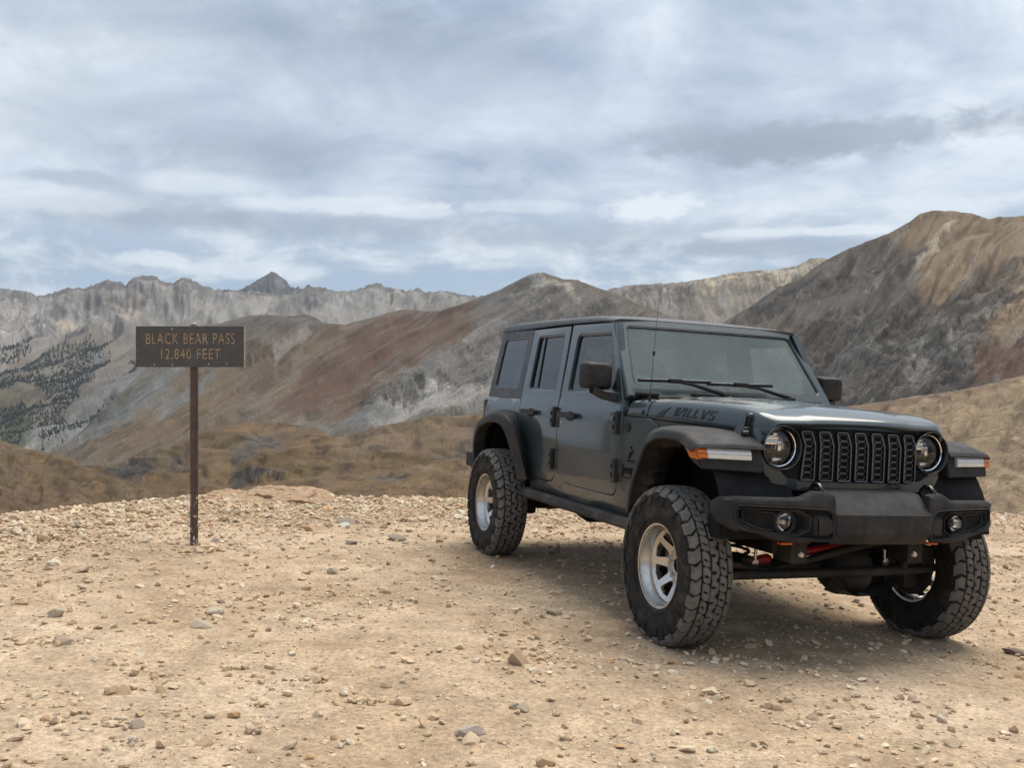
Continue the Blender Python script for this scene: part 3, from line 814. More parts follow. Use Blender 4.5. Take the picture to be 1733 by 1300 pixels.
def stone_mat():
    m, n, b = new_mat('tan_stone')
    tc = n.node('ShaderNodeTexCoord'); P = tc.outputs['Object']
    at = n.node('ShaderNodeAttribute', attribute_name='tint')
    k = n.smooth(n.noise(P, 45, 5, 0.65), 0.3, 0.7, 0.75, 1.2)
    n.set(b, 'Base Color', n.mix(1.0, at.outputs['Color'], k, 'MULTIPLY'))
    b.inputs['Roughness'].default_value = 0.93
    b.inputs['Specular IOR Level'].default_value = 0.2
    bp = n.node('ShaderNodeBump', i_Strength=0.6, i_Distance=0.006)
    n.link(n.noise(P, 90, 5, 0.7), bp.inputs['Height']); n.link(bp.outputs[0], b.inputs['Normal'])
    return m


M_DIRT, M_STONE = dirt_mat(), stone_mat()


def build_pullout():
    az = np.concatenate([np.linspace(-180, -60, 40)[:-1], np.linspace(-60, -31, 40)[:-1], np.linspace(-31, 31, 430)[:-1],
                         np.linspace(31, 60, 40)[:-1], np.linspace(60, 180, 40)])
    r = np.concatenate([np.linspace(0.05, 3.2, 18)[:-1], np.geomspace(3.2, 17.5, 330)[:-1], np.geomspace(17.5, 60, 24)])
    R, A = np.meshgrid(r, np.radians(az), indexing='ij')
    X, Y = R * np.sin(A), R * np.cos(A)
    Z = ground_z(X, Y)
    me = np_mesh('dirt_ground', np.stack([X, Y, Z], -1).reshape(-1, 3), grid_faces(*R.shape))
    tag(link_mesh('dirt_ground', me, M_DIRT), kind='structure')


build_pullout()
RS = np.random.RandomState(11)


def ico():
    p = (1 + 5 ** 0.5) / 2
    v = np.array([(-1, p, 0), (1, p, 0), (-1, -p, 0), (1, -p, 0), (0, -1, p), (0, 1, p), (0, -1, -p), (0, 1, -p), (p, 0, -1), (p, 0, 1), (-p, 0, -1), (-p, 0, 1)], float)
    f = np.array([(0, 11, 5), (0, 5, 1), (0, 1, 7), (0, 7, 10), (0, 10, 11), (1, 5, 9), (5, 11, 4), (11, 10, 2), (10, 7, 6), (7, 1, 8),
                  (3, 9, 4), (3, 4, 2), (3, 2, 6), (3, 6, 8), (3, 8, 9), (4, 9, 5), (2, 4, 11), (6, 2, 10), (8, 6, 7), (9, 8, 1)])
    return v / np.linalg.norm(v[0]), f


ICO_V, ICO_F = ico()


def stone_tints(n, rs):
    pal = np.array([(0.57, 0.44, 0.30), (0.63, 0.51, 0.365), (0.51, 0.38, 0.25), (0.68, 0.575, 0.435), (0.55, 0.415, 0.275), (0.42, 0.31, 0.21), (0.50, 0.31, 0.17)])
    w = np.array([0.26, 0.2, 0.2, 0.10, 0.14, 0.07, 0.03])
    c = pal[rs.choice(len(pal), n, p=w)]
    return c * rs.uniform(0.85, 1.12, (n, 1)) * rs.uniform(0.97, 1.03, (n, 3))


def rubble(x, y, size, rs, sink=0.25):
    """many small angular stones as one mesh (n*20 faces)"""
    n = len(x)
    V = ICO_V[None] * (1 + rs.uniform(-0.30, 0.30, (n, 12, 1)))
    # knock flats into each stone
    for _ in range(2):
        d = rs.normal(size=(n, 1, 3)); d /= np.linalg.norm(d, axis=2, keepdims=True)
        h = rs.uniform(0.45, 0.75, (n, 1))
        p = (V * d).sum(2)
        V = V - np.maximum(p - h, 0)[..., None] * d
    S = np.stack([rs.uniform(0.8, 1.35, n), rs.uniform(0.65, 1.0, n), rs.uniform(0.32, 0.75, n)], 1) * size[:, None] * 0.5
    V = V * S[:, None]
    tx, ty, tz = rs.normal(0, 0.3, n), rs.normal(0, 0.3, n), rs.uniform(0, 6.28, n)
    cx_, sx = np.cos(tx)[:, None], np.sin(tx)[:, None]
    y1 = V[..., 1] * cx_ - V[..., 2] * sx; z1 = V[..., 1] * sx + V[..., 2] * cx_
    cy_, sy = np.cos(ty)[:, None], np.sin(ty)[:, None]
    x1 = V[..., 0] * cy_ + z1 * sy; z2 = -V[..., 0] * sy + z1 * cy_
    cz, sz = np.cos(tz)[:, None], np.sin(tz)[:, None]
    X = x1 * cz - y1 * sz + x[:, None]; Y = x1 * sz + y1 * cz + y[:, None]
    Z = z2 + (ground_z(x, y) + S[:, 2] * (0.7 - sink))[:, None]
    F = (ICO_F[None] + (np.arange(n) * 12)[:, None, None]).reshape(-1, 3)
    return np.stack([X, Y, Z], -1).reshape(-1, 3), F


def clumps(x, y):
    return fbm(x * 0.9, y * 0.9, 4, seed=21) + 0.55 * fbm(x * 2.6, y * 2.6, 3, seed=22)


def build_gravel():
    rs = np.random.RandomState(5)
    N = 250000
    a = np.radians(rs.uniform(-32, 33, N)); r = np.sqrt(rs.uniform(2.6 ** 2, 17.5 ** 2, N))
    x, y = r * np.sin(a), r * np.cos(a)
    size = 0.009 * (1 - rs.uniform(0, 1, N)) ** -0.55
    size = np.minimum(size, 0.05)
    rr = rim_r(a)
    rimz = sstep(rr - r, 3.4, 0.8) * sstep(x, 5.5, -0.5) + 0.7 * sstep(rr - r, 3.0, 0.5) * sstep(x, 3.0, 5.0)   # dense rubble along the edge
    size = np.where(rs.uniform(size=N) < rimz, np.minimum(0.019 * (1 - rs.uniform(0, 1, N)) ** -0.42, 0.10), size)
    cl = sstep(clumps(x, y), -0.25, 0.45)
    keep = 0.22 + 0.62 * cl
    keep = np.where(size < 0.013, keep * sstep(r, 10.5, 5.0), keep)
    keep = np.maximum(keep * 0.62, rimz * 0.9)
    keep *= (r < rr + 1.3)
    ok = rs.uniform(size=N) < keep * 0.62
    x, y, size = x[ok], y[ok], size[ok]
    # coarser rubble lying in loose drifts
    N2 = 60000
    a2 = np.radians(rs.uniform(-32, 33, N2)); r2 = np.sqrt(rs.uniform(3.0 ** 2, 13.0 ** 2, N2))
    x2, y2 = r2 * np.sin(a2), r2 * np.cos(a2)
    ok2 = rs.uniform(size=N2) < 0.26 * sstep(clumps(x2 + 7.3, y2 - 3.1), 0.0, 0.55) * (r2 < rim_r(a2))
    x = np.concatenate([x, x2[ok2]]); y = np.concatenate([y, y2[ok2]])
    size = np.concatenate([size, np.minimum(0.016 * (1 - rs.uniform(size=ok2.sum())) ** -0.45, 0.06)])
    # none inside the tyres
    V, F = rubble(x, y, size, rs)
    me = np_mesh('gravel', V, F, False)
    add_attr(me, 'tint', np.repeat(stone_tints(len(x), rs), 12, 0))
    o = link_mesh('gravel', me, M_STONE)
    tag(o, 'pale tan gravel and crumbled rock strewn over the dirt', 'gravel', kind='stuff')
    print('gravel stones', len(x))


build_gravel()


def stone_mesh(name, rs, tint, sub=1, flat=1.0):
    bm = bmesh.new()
    bmesh.ops.create_icosphere(bm, subdivisions=sub + 1, radius=1.0)
    V = np.array([v.co for v in bm.verts])
    V = V * (1 + rs.uniform(-0.06, 0.06, (len(V), 1)))
    for _ in range(9):
        d = rs.normal(size=3); d[2] *= 0.8; d /= np.linalg.norm(d)
        h = rs.uniform(0.42, 0.80)
        p = V @ d
        V = V - np.maximum(p - h, 0)[:, None] * d
    V += 0.05 * np.stack([fbm(V[:, 0] * 2 + k * 9, V[:, 1] * 2 + V[:, 2] * 1.7, 3, seed=rs.uniform(0, 9)) for k in range(3)], 1)
    V[:, 2] *= flat
    for v, c in zip(bm.verts, V):
        v.co = c
    for f in bm.faces:
        f.smooth = False
    me = bpy.data.meshes.new(name)
    bm.to_mesh(me); bm.free()
    add_attr(me, 'tint', np.tile(np.array([tint]), (len(V), 1)))
    return me


def pix_ground(u, v):
    """where a bearing in the photograph meets the dirt"""
    dx, dz = (u - CX) / FPX, (CY - v) / FPX
    t = 5.0
    for _ in range(40):
        z = float(ground_z(np.array([dx * t]), np.array([t]), False)[0])
        t += (z - (CAMZ + dz * t)) / dz * 0.7
    return dx * t, t


def build_stones():
    rs = np.random.RandomState(23)
    tints = [(0.62, 0.46, 0.295), (0.66, 0.51, 0.345), (0.57, 0.42, 0.26), (0.55, 0.40, 0.25), (0.69, 0.555, 0.39)]
    protos = [stone_mesh('stone', rs, tints[i % 5], 1, rs.uniform(0.4, 0.8)) for i in range(14)]
    for p in protos:
        p.materials.append(M_STONE)

    def put(x, y, s, me, label, group=None, rz=None, name='stone', tilt=0.18, sq=(1, 1, 1), up=0.28):
        o = bpy.data.objects.new(name, me)
        COL.objects.link(o)
        z = float(ground_z(np.array([x]), np.array([y]))[0])
        h = max(abs(v.co.z) for v in me.vertices) * s * 0.5 * sq[2]
        o.location = (x, y, z + h * up)
        o.rotation_euler = (rs.normal(0, tilt), rs.normal(0, tilt), rs.uniform(0, 6.28) if rz is None else rz)
        o.scale = (s * 0.5 * sq[0], s * 0.5 * sq[1], s * 0.5 * sq[2])
        tag(o, label, 'stone', group)
        return o

    def own(tint, flat=0.6):
        me = stone_mesh('stone', rs, tint, 1, flat)
        me.materials.append(M_STONE)
        return me
    # stones that stand out in the photograph (bearing, height, width in its pixels)
    special = [
        (799, 1242, 58, (0.44, 0.37, 0.31), 0.42, 'flat grey stone with a dark undercut edge bedded alone in bare dirt'),
        (880, 1124, 52, (0.50, 0.36, 0.24), 0.75, 'blocky tan rock with orange patch in the heap of rubble'),
        (884, 1203, 32, (0.48, 0.38, 0.28), 0.6, 'chunky brownish stone lying alone between the grey slab and the rubble heap'),
        (1715, 1107, 52, (0.20, 0.145, 0.11), 0.35, 'dark brown flat shard lying beside the far tyre'),
        (675, 914, 42, (0.30, 0.24, 0.19), 0.30, 'dark flat slab lying on gravel behind the parked vehicle'),
        (585, 886, 36, (0.27, 0.22, 0.18), 0.25, 'thin dark slab with a white stone beneath it'),
        (583, 891, 30, (0.62, 0.58, 0.52), 0.40, 'white flat stone under a thin dark slab'),
        (592, 921, 26, (0.25, 0.20, 0.16), 0.35, 'small dark wedge stone on the gravel'),
        (366, 917, 18, (0.66, 0.61, 0.53), 0.7, 'white stone beside the foot of the sign post'),
        (344, 1061, 52, (0.47, 0.39, 0.29), 0.35, 'long low tan slab embedded in the dirt'),
        (362, 1039, 32, (0.50, 0.42, 0.32), 0.6, 'rounded tan stone behind the long low slab'),
        (95, 1044, 34, (0.48, 0.39, 0.29), 0.6, 'broad rounded tan stone bedded among loose gravel'),
        (110, 1090, 40, (0.44, 0.34, 0.24), 0.6, 'brown sided stone at the end of a row of stones'),
        (235, 1231, 32, (0.44, 0.36, 0.27), 0.6, 'dull grey brown stone with a flat top among small pebbles'),
        (225, 1258, 20, (0.58, 0.52, 0.43), 0.8, 'very pale upright pebble lying in the bare dirt'),
        (563, 971, 20, (0.52, 0.45, 0.36), 0.8, 'pale upright round stone on open dirt'),
        (1270, 1097, 24, (0.44, 0.35, 0.25), 0.5, 'flat brown stone in the shade in front of the bumper'),
        (1433, 1138, 24, (0.38, 0.28, 0.20), 0.6, 'reddish brown stone on the open dirt'),
        (1593, 1222, 22, (0.56, 0.48, 0.37), 0.6, 'pale cream stone on the open dirt'),
        (1447, 1020, 18, (0.52, 0.45, 0.36), 0.6, 'pale stone lying on dirt behind the front bumper'),
        (940, 1040, 34, (0.40, 0.33, 0.25), 0.45, 'flat tan stone in the shade beside the rear of the front tyre'),
        (870, 1200, 22, (0.40, 0.33, 0.25), 0.5, 'low brown stone touching the chunky brownish stone')]
    done = []
    for (u, v, w, t, fl, lab) in special:
        x, y = pix_ground(u, v)
        put(x, y, w / FPX * y * 1.12, own(t, fl), lab, None, rz=rs.uniform(-0.4, 0.4), sq=(1.0, 0.85, 1.0))
        done.append((x, y))
    # rubble heap round the blocky rock
    for k in range(34):
        u = 880 + rs.normal(0, 45); v = 1115 + rs.normal(0, 13)
        x, y = pix_ground(u, v)
        put(x, y, rs.uniform(10, 24) / FPX * y, protos[rs.randint(14)], 'small angular stone in the heap around a blocky orange patched rock', 'stones of the rubble heap')
    # rows and drifts on the left
    for (u0, v0, u1, v1, k, sp) in [(5, 1085, 140, 1090, 16, 6), (190, 1135, 290, 1150, 20, 14), (90, 1210, 260, 1225, 16, 10), (5, 1020, 40, 1015, 6, 6),
                                    (380, 1140, 470, 1160, 10, 10), (590, 1185, 690, 1195, 14, 8), (520, 1150, 560, 1175, 6, 8), (305, 928, 365, 934, 9, 4)]:
        for i in range(k):
            t = rs.uniform()
            x, y = pix_ground(u0 + (u1 - u0) * t, v0 + (v1 - v0) * t + rs.normal(0, sp))
            put(x, y, rs.uniform(9, 24) / FPX * y, protos[rs.randint(14)], 'tan stone in a loose drift of stones on open dirt', 'stones in loose drifts')
    # lone stones over the whole pullout
    n = 0
    while n < 156:
        u = rs.uniform(0, 1733); v = 880 + 420 * rs.uniform() ** 0.9
        x, y = pix_ground(u, v)
        if clumps(np.array([x]), np.array([y]))[0] < rs.uniform(-0.6, 0.3):
            continue
        q = car_xy(x, y)
        if -3.6 < q[0] < 0.5 and -1.05 < q[1] < 1.05:
            continue
        s = min(0.012 * (1 - rs.uniform()) ** -0.6 + 0.022, 0.085)
        put(x, y, s * (1.0 if y < 8 else 1.2), protos[rs.randint(14)], 'small tan stone lying loose on the open dirt', 'small loose stones on the dirt')
        n += 1


def car_xy(x, y):
    v = np.array([x - 1.68601704, y - 5.88880024, 0])
    return np.array([0.33486593 * v[0] - 0.94222089 * v[1], 0.94081972 * v[0] + 0.33487668 * v[1]])


build_stones()


def build_outcrop():
    """layered tan and orange bedrock breaking through at the edge, made of stacked slabs"""
    root = empty('bedrock_outcrop', (0, 0, 0))
    m, n, b = new_mat('layered_bedrock')
    tc = n.node('ShaderNodeTexCoord'); P = tc.outputs['Object']
    band = n.noise(n.vmap(P, scale=(1.2, 1.2, 16)), 2.2, 6, 0.65, 0.5)
    c = n.ramp(band, [(0.34, (0.10, 0.05, 0.025)), (0.42, (0.28, 0.145, 0.065)), (0.475, (0.50, 0.38, 0.26)), (0.52, (0.30, 0.165, 0.080)), (0.58, (0.46, 0.33, 0.21)), (0.64, (0.22, 0.11, 0.05)), (0.74, (0.56, 0.46, 0.34))])
    n.set(b, 'Base Color', n.mix(1.0, c, n.smooth(n.noise(P, 12, 6, 0.7), 0.3, 0.7, 0.75, 1.15), 'MULTIPLY'))
    b.inputs['Roughness'].default_value = 0.95
    bp = n.node('ShaderNodeBump', i_Strength=0.8, i_Distance=0.03)
    n.link(n.math('ADD', band, n.noise(P, 26, 5, 0.7)), bp.inputs['Height']); n.link(bp.outputs[0], b.inputs['Normal'])
    rs = np.random.RandomState(4)
    base = pix_ground(430, 858)
    root.location = (base[0], base[1], float(ground_z(np.array([base[0]]), np.array([base[1]]))[0]))
    for (u0, u1, vt, vb, dd, tl) in [(405, 572, 824, 851, 11.9, 0.08), (408, 500, 823, 838, 11.7, -0.03), (440, 560, 832, 846, 11.5, 0.05), (470, 590, 840, 856, 11.6, 0.10),
                                     (338, 420, 829, 850, 11.5, -0.03), (345, 470, 838, 852, 11.2, 0.0), (290, 345, 838, 857, 11.2, -0.05), (300, 390, 845, 860, 10.9, 0.02), (400, 520, 845, 858, 11.1, 0.03)]:
        L = (u1 - u0) / FPX * dd; zt = CAMZ + (CY - vt) / FPX * dd; zb = CAMZ + (CY - vb) / FPX * dd - 0.12
        nx, ny = 26, 9
        gx, gy = np.meshgrid(np.linspace(-1, 1, nx), np.linspace(-1, 1, ny), indexing='ij')
        prof = (1 - np.abs(gx) ** 3) ** 0.6
        sd = rs.uniform(0, 50)
        yy = gy * 0.5 * (0.5 + 0.5 * prof) + 0.06 * fbm(gx * 3 + sd, gy * 2, 3)
        top = zb + (zt - zb) * np.clip(prof * (0.80 + 0.2 * (1 - np.abs(gy)) + 0.10 * fbm(gx * 5 + sd, gy * 3, 3)), 0.02, 1.0)
        q = top * 55
        top = top * 0.45 + 0.55 * (np.floor(q) + sstep(q - np.floor(q), 0.3, 0.7)) / 55 + tl * gx * 0.2
        X = (0.5 * (u0 + u1) - CX) / FPX * dd + gx * L * 0.5; Y = dd + yy
        bot = np.full_like(top, zb - 0.05)
        V = np.concatenate([np.stack([X, Y, top], -1).reshape(-1, 3), np.stack([X, Y, bot], -1).reshape(-1, 3)]) - np.array(root.location)
        F = [grid_faces(nx, ny)[:, ::-1]]
        ids = np.arange(nx * ny).reshape(nx, ny); N0 = nx * ny
        for loop in (ids[:, 0], ids[-1, :], ids[::-1, -1], ids[0, ::-1]):
            F.append(np.stack([loop[:-1], loop[1:], loop[1:] + N0, loop[:-1] + N0], 1))
        me = np_mesh('slab', V, np.concatenate(F), False)
        link_mesh('slab', me, m, root)
    tag(root, 'layered tan and orange bedrock breaking out at the gravel edge behind the sign', 'rock')


build_outcrop()
# ------------------------------------------------------------------ pass sign
def build_sign():
    D = 8.12; k = D / FPX
    xc = (328.6 - CX) * k; zg = CAMZ + (CY - 922) * k
    root = empty('summit_sign', (xc, D, zg))
    tag(root, 'dark brown sign on a steel post reading BLACK BEAR PASS 12,840 FEET', 'sign')
    x0, x1 = (233.5 - CX) * k - xc, (415.3 - CX) * k - xc
    z0, z1 = CAMZ + (CY - 621.5) * k - zg, CAMZ + (CY - 553.0) * k - zg
    # weathered dark paint
    m, n, b = new_mat('weathered_brown_paint')
    P = n.node('ShaderNodeTexCoord').outputs['Object']
    f = n.noise(n.vmap(P, scale=(3, 3, 9)), 4, 7, 0.65, 0.4)
    c = n.ramp(f, [(0.3, (0.060, 0.057, 0.057)), (0.55, (0.080, 0.076, 0.076)), (0.75, (0.105, 0.098, 0.094))])
    n.set(b, 'Base Color', c)
    b.inputs['Roughness'].default_value = 0.62
    bp = n.node('ShaderNodeBump', i_Strength=0.35, i_Distance=0.002)
    n.link(n.noise(n.vmap(P, scale=(1, 1, 6)), 60, 5, 0.6), bp.inputs['Height']); n.link(bp.outputs[0], b.inputs['Normal'])
    M_face = m
    M_groove = simple_mat('routed_wood', (0.60, 0.49, 0.31), 0.8, 0, 0.35, 25)
    M_edge = simple_mat('pale_plywood_edge', (0.42, 0.36, 0.27), 0.8, 0, 0.2, 40)
    M_bolt = simple_mat('galvanised_bolt', (0.50, 0.49, 0.47), 0.45, 0.8, 0.2, 60)
    # post with chipped paint
    m, n, b = new_mat('brown_post_paint')
    P = n.node('ShaderNodeTexCoord').outputs['Object']
    sep = n.node('ShaderNodeSeparateXYZ'); n.link(P, sep.inputs[0])
    chip = n.noise(n.vmap(P, scale=(1, 1, 0.45)), 34, 6, 0.6, 0.5)
    low = n.smooth(sep.outputs[2], 0.50, 0.32)
    mask = n.math('MULTIPLY', n.smooth(chip, 0.575, 0.61), low)
    f = n.noise(P, 14, 6, 0.6)
    c = n.ramp(f, [(0.3, (0.055, 0.036, 0.028)), (0.7, (0.105, 0.068, 0.050))])
    n.set(b, 'Base Color', n.mix(mask, c, (0.60, 0.58, 0.55)))
    b.inputs['Roughness'].default_value = 0.5
    bm = bmesh.new()
    rr = 0.0315
    segs = [(-0.25, rr), (z0 - 0.02, rr), (z1 + 0.012, rr), (z1 + 0.016, rr * 0.8)]
    rings = [[bm.verts.new((r * math.cos(a), r * math.sin(a) + 0.0, z)) for a in np.linspace(0, 2 * math.pi, 25)[:-1]] for z, r in segs]
    for a, c2 in zip(rings, rings[1:]):
        for i in range(24):
            bm.faces.new((a[i], a[(i + 1) % 24], c2[(i + 1) % 24], c2[i])).smooth = True
    bm.faces.new(rings[-1])
    me = bpy.data.meshes.new('post'); bm.to_mesh(me); bm.free()
    post = link_mesh('post', me, m, root)
    # front board with the letters cut right through, over a pale backing
    W = x1 - x0; H = z1 - z0
    T = 0.004

    def text_splines(body, size, cx, cz, sx):
        cu = bpy.data.curves.new('t', 'FONT'); cu.body = body; cu.size = size; cu.align_x = 'CENTER'; cu.space_character = 1.12; cu.space_word = 1.15
        cu.offset = -0.0006
        ob = bpy.data.objects.new('t', cu); COL.objects.link(ob)
        dg = bpy.context.evaluated_depsgraph_get()
        me_ = ob.evaluated_get(dg).to_mesh()
        xs = [v.co.x for v in me_.vertices]
        res = (min(xs), max(xs))
        ob.evaluated_get(dg).to_mesh_clear()
        return ob, res
    cu = bpy.data.curves.new('board', 'CURVE'); cu.dimensions = '2D'; cu.fill_mode = 'BOTH'
    cu.resolution_u = 6

    def add_poly(pts):
        s = cu.splines.new('POLY'); s.points.add(len(pts) - 1)
        for p, q in zip(s.points, pts): p.co = (q[0], q[1], 0, 1)
        s.use_cyclic_u = True
    add_poly([(x0, z0), (x1, z0), (x1, z1), (x0, z1)])
    for body, u0, u1, vt, vb in (('BLACK BEAR PASS', 250.5, 400.0, 564.5, 582.5), ('12,840 FEET', 276.0, 375.5, 590.5, 608.0)):
        ob, _ = text_splines(body, 1.0, 0, 0, 1)
        bpy.context.view_layer.objects.active = ob
        for o_ in bpy.context.selected_objects: o_.select_set(False)
        ob.select_set(True)
        bpy.ops.object.convert(target='CURVE')
        ob = bpy.context.view_layer.objects.active
        polys = []
        for s in ob.data.splines:
            pts = []
            bpz = s.bezier_points
            N = len(bpz)
            if N == 0:
                pts = [(p.co.x, p.co.y) for p in s.points]
            for i in range(N):
                a, b2 = bpz[i], bpz[(i + 1) % N]
                straight = (a.handle_right_type == 'VECTOR' and b2.handle_left_type == 'VECTOR')
                st = 1 if straight else 5
                for q in range(st):
                    t = q / st
                    p = a.co * (1 - t) ** 3 + a.handle_right * 3 * t * (1 - t) ** 2 + b2.handle_left * 3 * t * t * (1 - t) + b2.co * t ** 3
                    pts.append((p.x, p.y))
            polys.append(pts)
        allp = np.array([p for q in polys for p in q])
        capH = 0.0
        # cap height from the tall letters, comma ignored
        ymax = allp[:, 1].max(); xmin, xmax = allp[:, 0].min(), allp[:, 0].max()
        tx0, tx1 = (u0 - CX) * k - xc, (u1 - CX) * k - xc
        tz0, tz1 = CAMZ + (CY - vb) * k - zg, CAMZ + (CY - vt) * k - zg
        for q in polys:
            pts = [(tx0 + (p[0] - xmin) / (xmax - xmin) * (tx1 - tx0), tz0 + p[1] / ymax * (tz1 - tz0)) for p in q]
            add_poly(pts)
        bpy.data.objects.remove(ob, do_unlink=True)
    cu.extrude = T / 2
    ob = bpy.data.objects.new('board', cu); COL.objects.link(ob)
    dg = bpy.context.evaluated_depsgraph_get()
    me = bpy.data.meshes.new_from_object(ob.evaluated_get(dg))
    bpy.data.objects.remove(ob, do_unlink=True)
    yb = -0.045
    me.transform(Matrix(((1, 0, 0, 0), (0, 0, -1, yb), (0, 1, 0, 0), (0, 0, 0, 1))))
    me.update()
    board = link_mesh('board', me, [M_face, M_groove], root)
    for p in me.polygons:
        inner = abs(p.normal.y) < 0.5 and x0 + 0.01 < p.center.x < x1 - 0.01 and z0 + 0.01 < p.center.z < z1 - 0.01
        p.material_index = 1 if inner else 0
    M_floor = simple_mat('routed_floor', (0.44, 0.34, 0.20), 0.85, 0, 0.3, 30)

    def box(name, a, b2, mat, par):
        bm = bmesh.new()
        bmesh.ops.create_cube(bm, size=1.0)
        for v in bm.verts:
            v.co = Vector([(a[i] + b2[i]) / 2 + v.co[i] * (b2[i] - a[i]) for i in range(3)])
        me_ = bpy.data.meshes.new(name); bm.to_mesh(me_); bm.free()
        return link_mesh(name, me_, mat, par)
    box('backing', (x0 + 0.004, yb + T / 2 + 0.0005, z0 + 0.004), (x1 - 0.004, yb + T / 2 + 0.012, z1 - 0.004), M_floor, root)
    box('edge_strip', (x1 + 0.0005, yb - T / 2 + 0.001, z0), (x1 + 0.007, yb + T / 2 + 0.012, z1 - 0.001), M_edge, root)
    box('edge_strip', (x0, yb - T / 2 + 0.001, z1 + 0.0005), (x1, yb + T / 2 + 0.012, z1 + 0.003), M_edge, root)
    # bolts: bare zinc ones, and some in the board's own colour
    bm = bmesh.new()
    bmesh.ops.create_uvsphere(bm, u_segments=10, v_segments=6, radius=0.0065)
    for v in bm.verts: v.co.y *= 0.6
    for f_ in bm.faces: f_.smooth = True
    mb = bpy.data.meshes.new('bolt'); bm.to_mesh(mb); bm.free()
    mb2 = mb.copy(); mb.materials.append(M_bolt); mb2.materials.append(M_face)
    for (px, py, paler) in [(455, 197, 0), (682, 195, 1), (850, 197, 0), (960, 197, 0), (1115, 192, 0), (1335, 192, 0), (468, 631, 1), (688, 631, 1), (1128, 627, 1), (1345, 622, 1)]:
        u, v = 200 + px / 7.2208, 530 + py / 7.2208
        o = bpy.data.objects.new('bolt', mb if paler else mb2); COL.objects.link(o); o.parent = root
        o.location = ((u - CX) * k - xc, yb - T / 2 - 0.001, CAMZ + (CY - v) * k - zg)
    o = bpy.data.objects.new('clamp', mb.copy()); COL.objects.link(o); o.parent = root
    o.location = (0.0, -0.02, z1 + 0.022); o.scale = (3.0, 2.0, 1.6)


build_sign()
# ------------------------------------------------------------------ modelling tools for the vehicle
def finish(name, bm, mat, parent, angle=38, smooth=True):
    bmesh.ops.recalc_face_normals(bm, faces=bm.faces)
    ca = math.radians(angle)
    for f in bm.faces: f.smooth = smooth
    for e in bm.edges:
        if len(e.link_faces) == 2 and e.calc_face_angle(0) > ca:
            e.smooth = False
    me = bpy.data.meshes.new(name)
    bm.to_mesh(me); bm.free()
    return link_mesh(name, me, mat, parent)


def rp(pts, n=5):
    """polygon with rounded corners: points (a, b, radius)"""
    out = []
    N = len(pts)
    for i in range(N):
        p = np.array(pts[i][:2], float); r = pts[i][2] if len(pts[i]) > 2 else 0
        if r <= 0:
            out.append(tuple(p)); continue
        a = np.array(pts[i - 1][:2], float) - p; b = np.array(pts[(i + 1) % N][:2], float) - p
        la, lb = np.linalg.norm(a), np.linalg.norm(b)
        a /= la; b /= lb
        h = math.acos(np.clip(a @ b, -1, 1)) / 2
        t = min(r / math.tan(max(h, 1e-3)), la * 0.48, lb * 0.48)
        for k in range(n + 1):
            s = k / n
            out.append(tuple((p + a * t) * (1 - s) ** 2 + p * 2 * s * (1 - s) + (p + b * t) * s * s))
    return out


def inset(pts, d):
    """move a closed polygon inwards by d"""
    P = np.array(pts, float)
    area = 0.5 * np.sum(P[:, 0] * np.roll(P[:, 1], -1) - np.roll(P[:, 0], -1) * P[:, 1])
    e0 = P - np.roll(P, 1, 0); e1 = np.roll(P, -1, 0) - P
    e0 /= np.linalg.norm(e0, axis=1, keepdims=True) + 1e-9; e1 /= np.linalg.norm(e1, axis=1, keepdims=True) + 1e-9
    n0 = np.stack([-e0[:, 1], e0[:, 0]], 1); n1 = np.stack([-e1[:, 1], e1[:, 0]], 1)
    m = n0 + n1; m /= np.linalg.norm(m, axis=1, keepdims=True) + 1e-9
    c = np.clip((m * n0).sum(1), 0.35, 1)
    return [tuple(x) for x in P + m * (d / c)[:, None] * (1 if area > 0 else -1)]


def panel_bm(outline, holes, P, depth=0.02, step=0.06, edge=0.004):
    bm = bmesh.new()
    edges = []
    for loop in [outline] + list(holes):
        vs = [bm.verts.new((a, b, 0)) for a, b in loop]
        edges += [bm.edges.new((vs[i], vs[(i + 1) % len(vs)])) for i in range(len(vs))]
    bmesh.ops.triangle_fill(bm, use_beauty=True, use_dissolve=False, edges=edges, normal=(0, 0, 1))
    A = np.array([v.co for v in bm.verts])
    for ax in (0, 1):
        for c in np.arange(A[:, ax].min() + step, A[:, ax].max(), step):
            co = [0, 0, 0]; no = [0, 0, 0]; co[ax] = c; no[ax] = 1
            bmesh.ops.bisect_plane(bm, geom=bm.verts[:] + bm.edges[:] + bm.faces[:], dist=1e-6, plane_co=co, plane_no=no)
    bd = [e for e in bm.edges if len(e.link_faces) == 1]
    nrm = {}
    for e in bd:
        c = e.link_faces[0].calc_center_median()
        d = (e.verts[1].co - e.verts[0].co)
        q = Vector((-d.y, d.x, 0)).normalized()
        if q.dot(c - e.verts[0].co) > 0: q = -q
        for v in e.verts:
            nrm.setdefault(v, Vector((0, 0, 0))); nrm[v] += q
    dep = {v: 0.0 for v in bm.verts}
    r1, r2 = {}, {}
    if depth > 0:
        for v, q in nrm.items():
            q = q.normalized()
            a = bm.verts.new(v.co + q * edge); dep[a] = edge * 0.9; r1[v] = a
            b = bm.verts.new(v.co + q * edge); dep[b] = depth; r2[v] = b
        for e in bd:
            v0, v1 = e.verts
            bm.faces.new((v0, v1, r1[v1], r1[v0])); bm.faces.new((r1[v0], r1[v1], r2[v1], r2[v0]))
    for v, d in list(dep.items()):
        v.co = P(v.co.x, v.co.y, d)
    return bm


def panel(name, outline, holes, P, mat, parent, depth=0.02, step=0.06, edge=0.004):
    return finish(name, panel_bm(outline, holes, P, depth, step, edge), mat, parent)


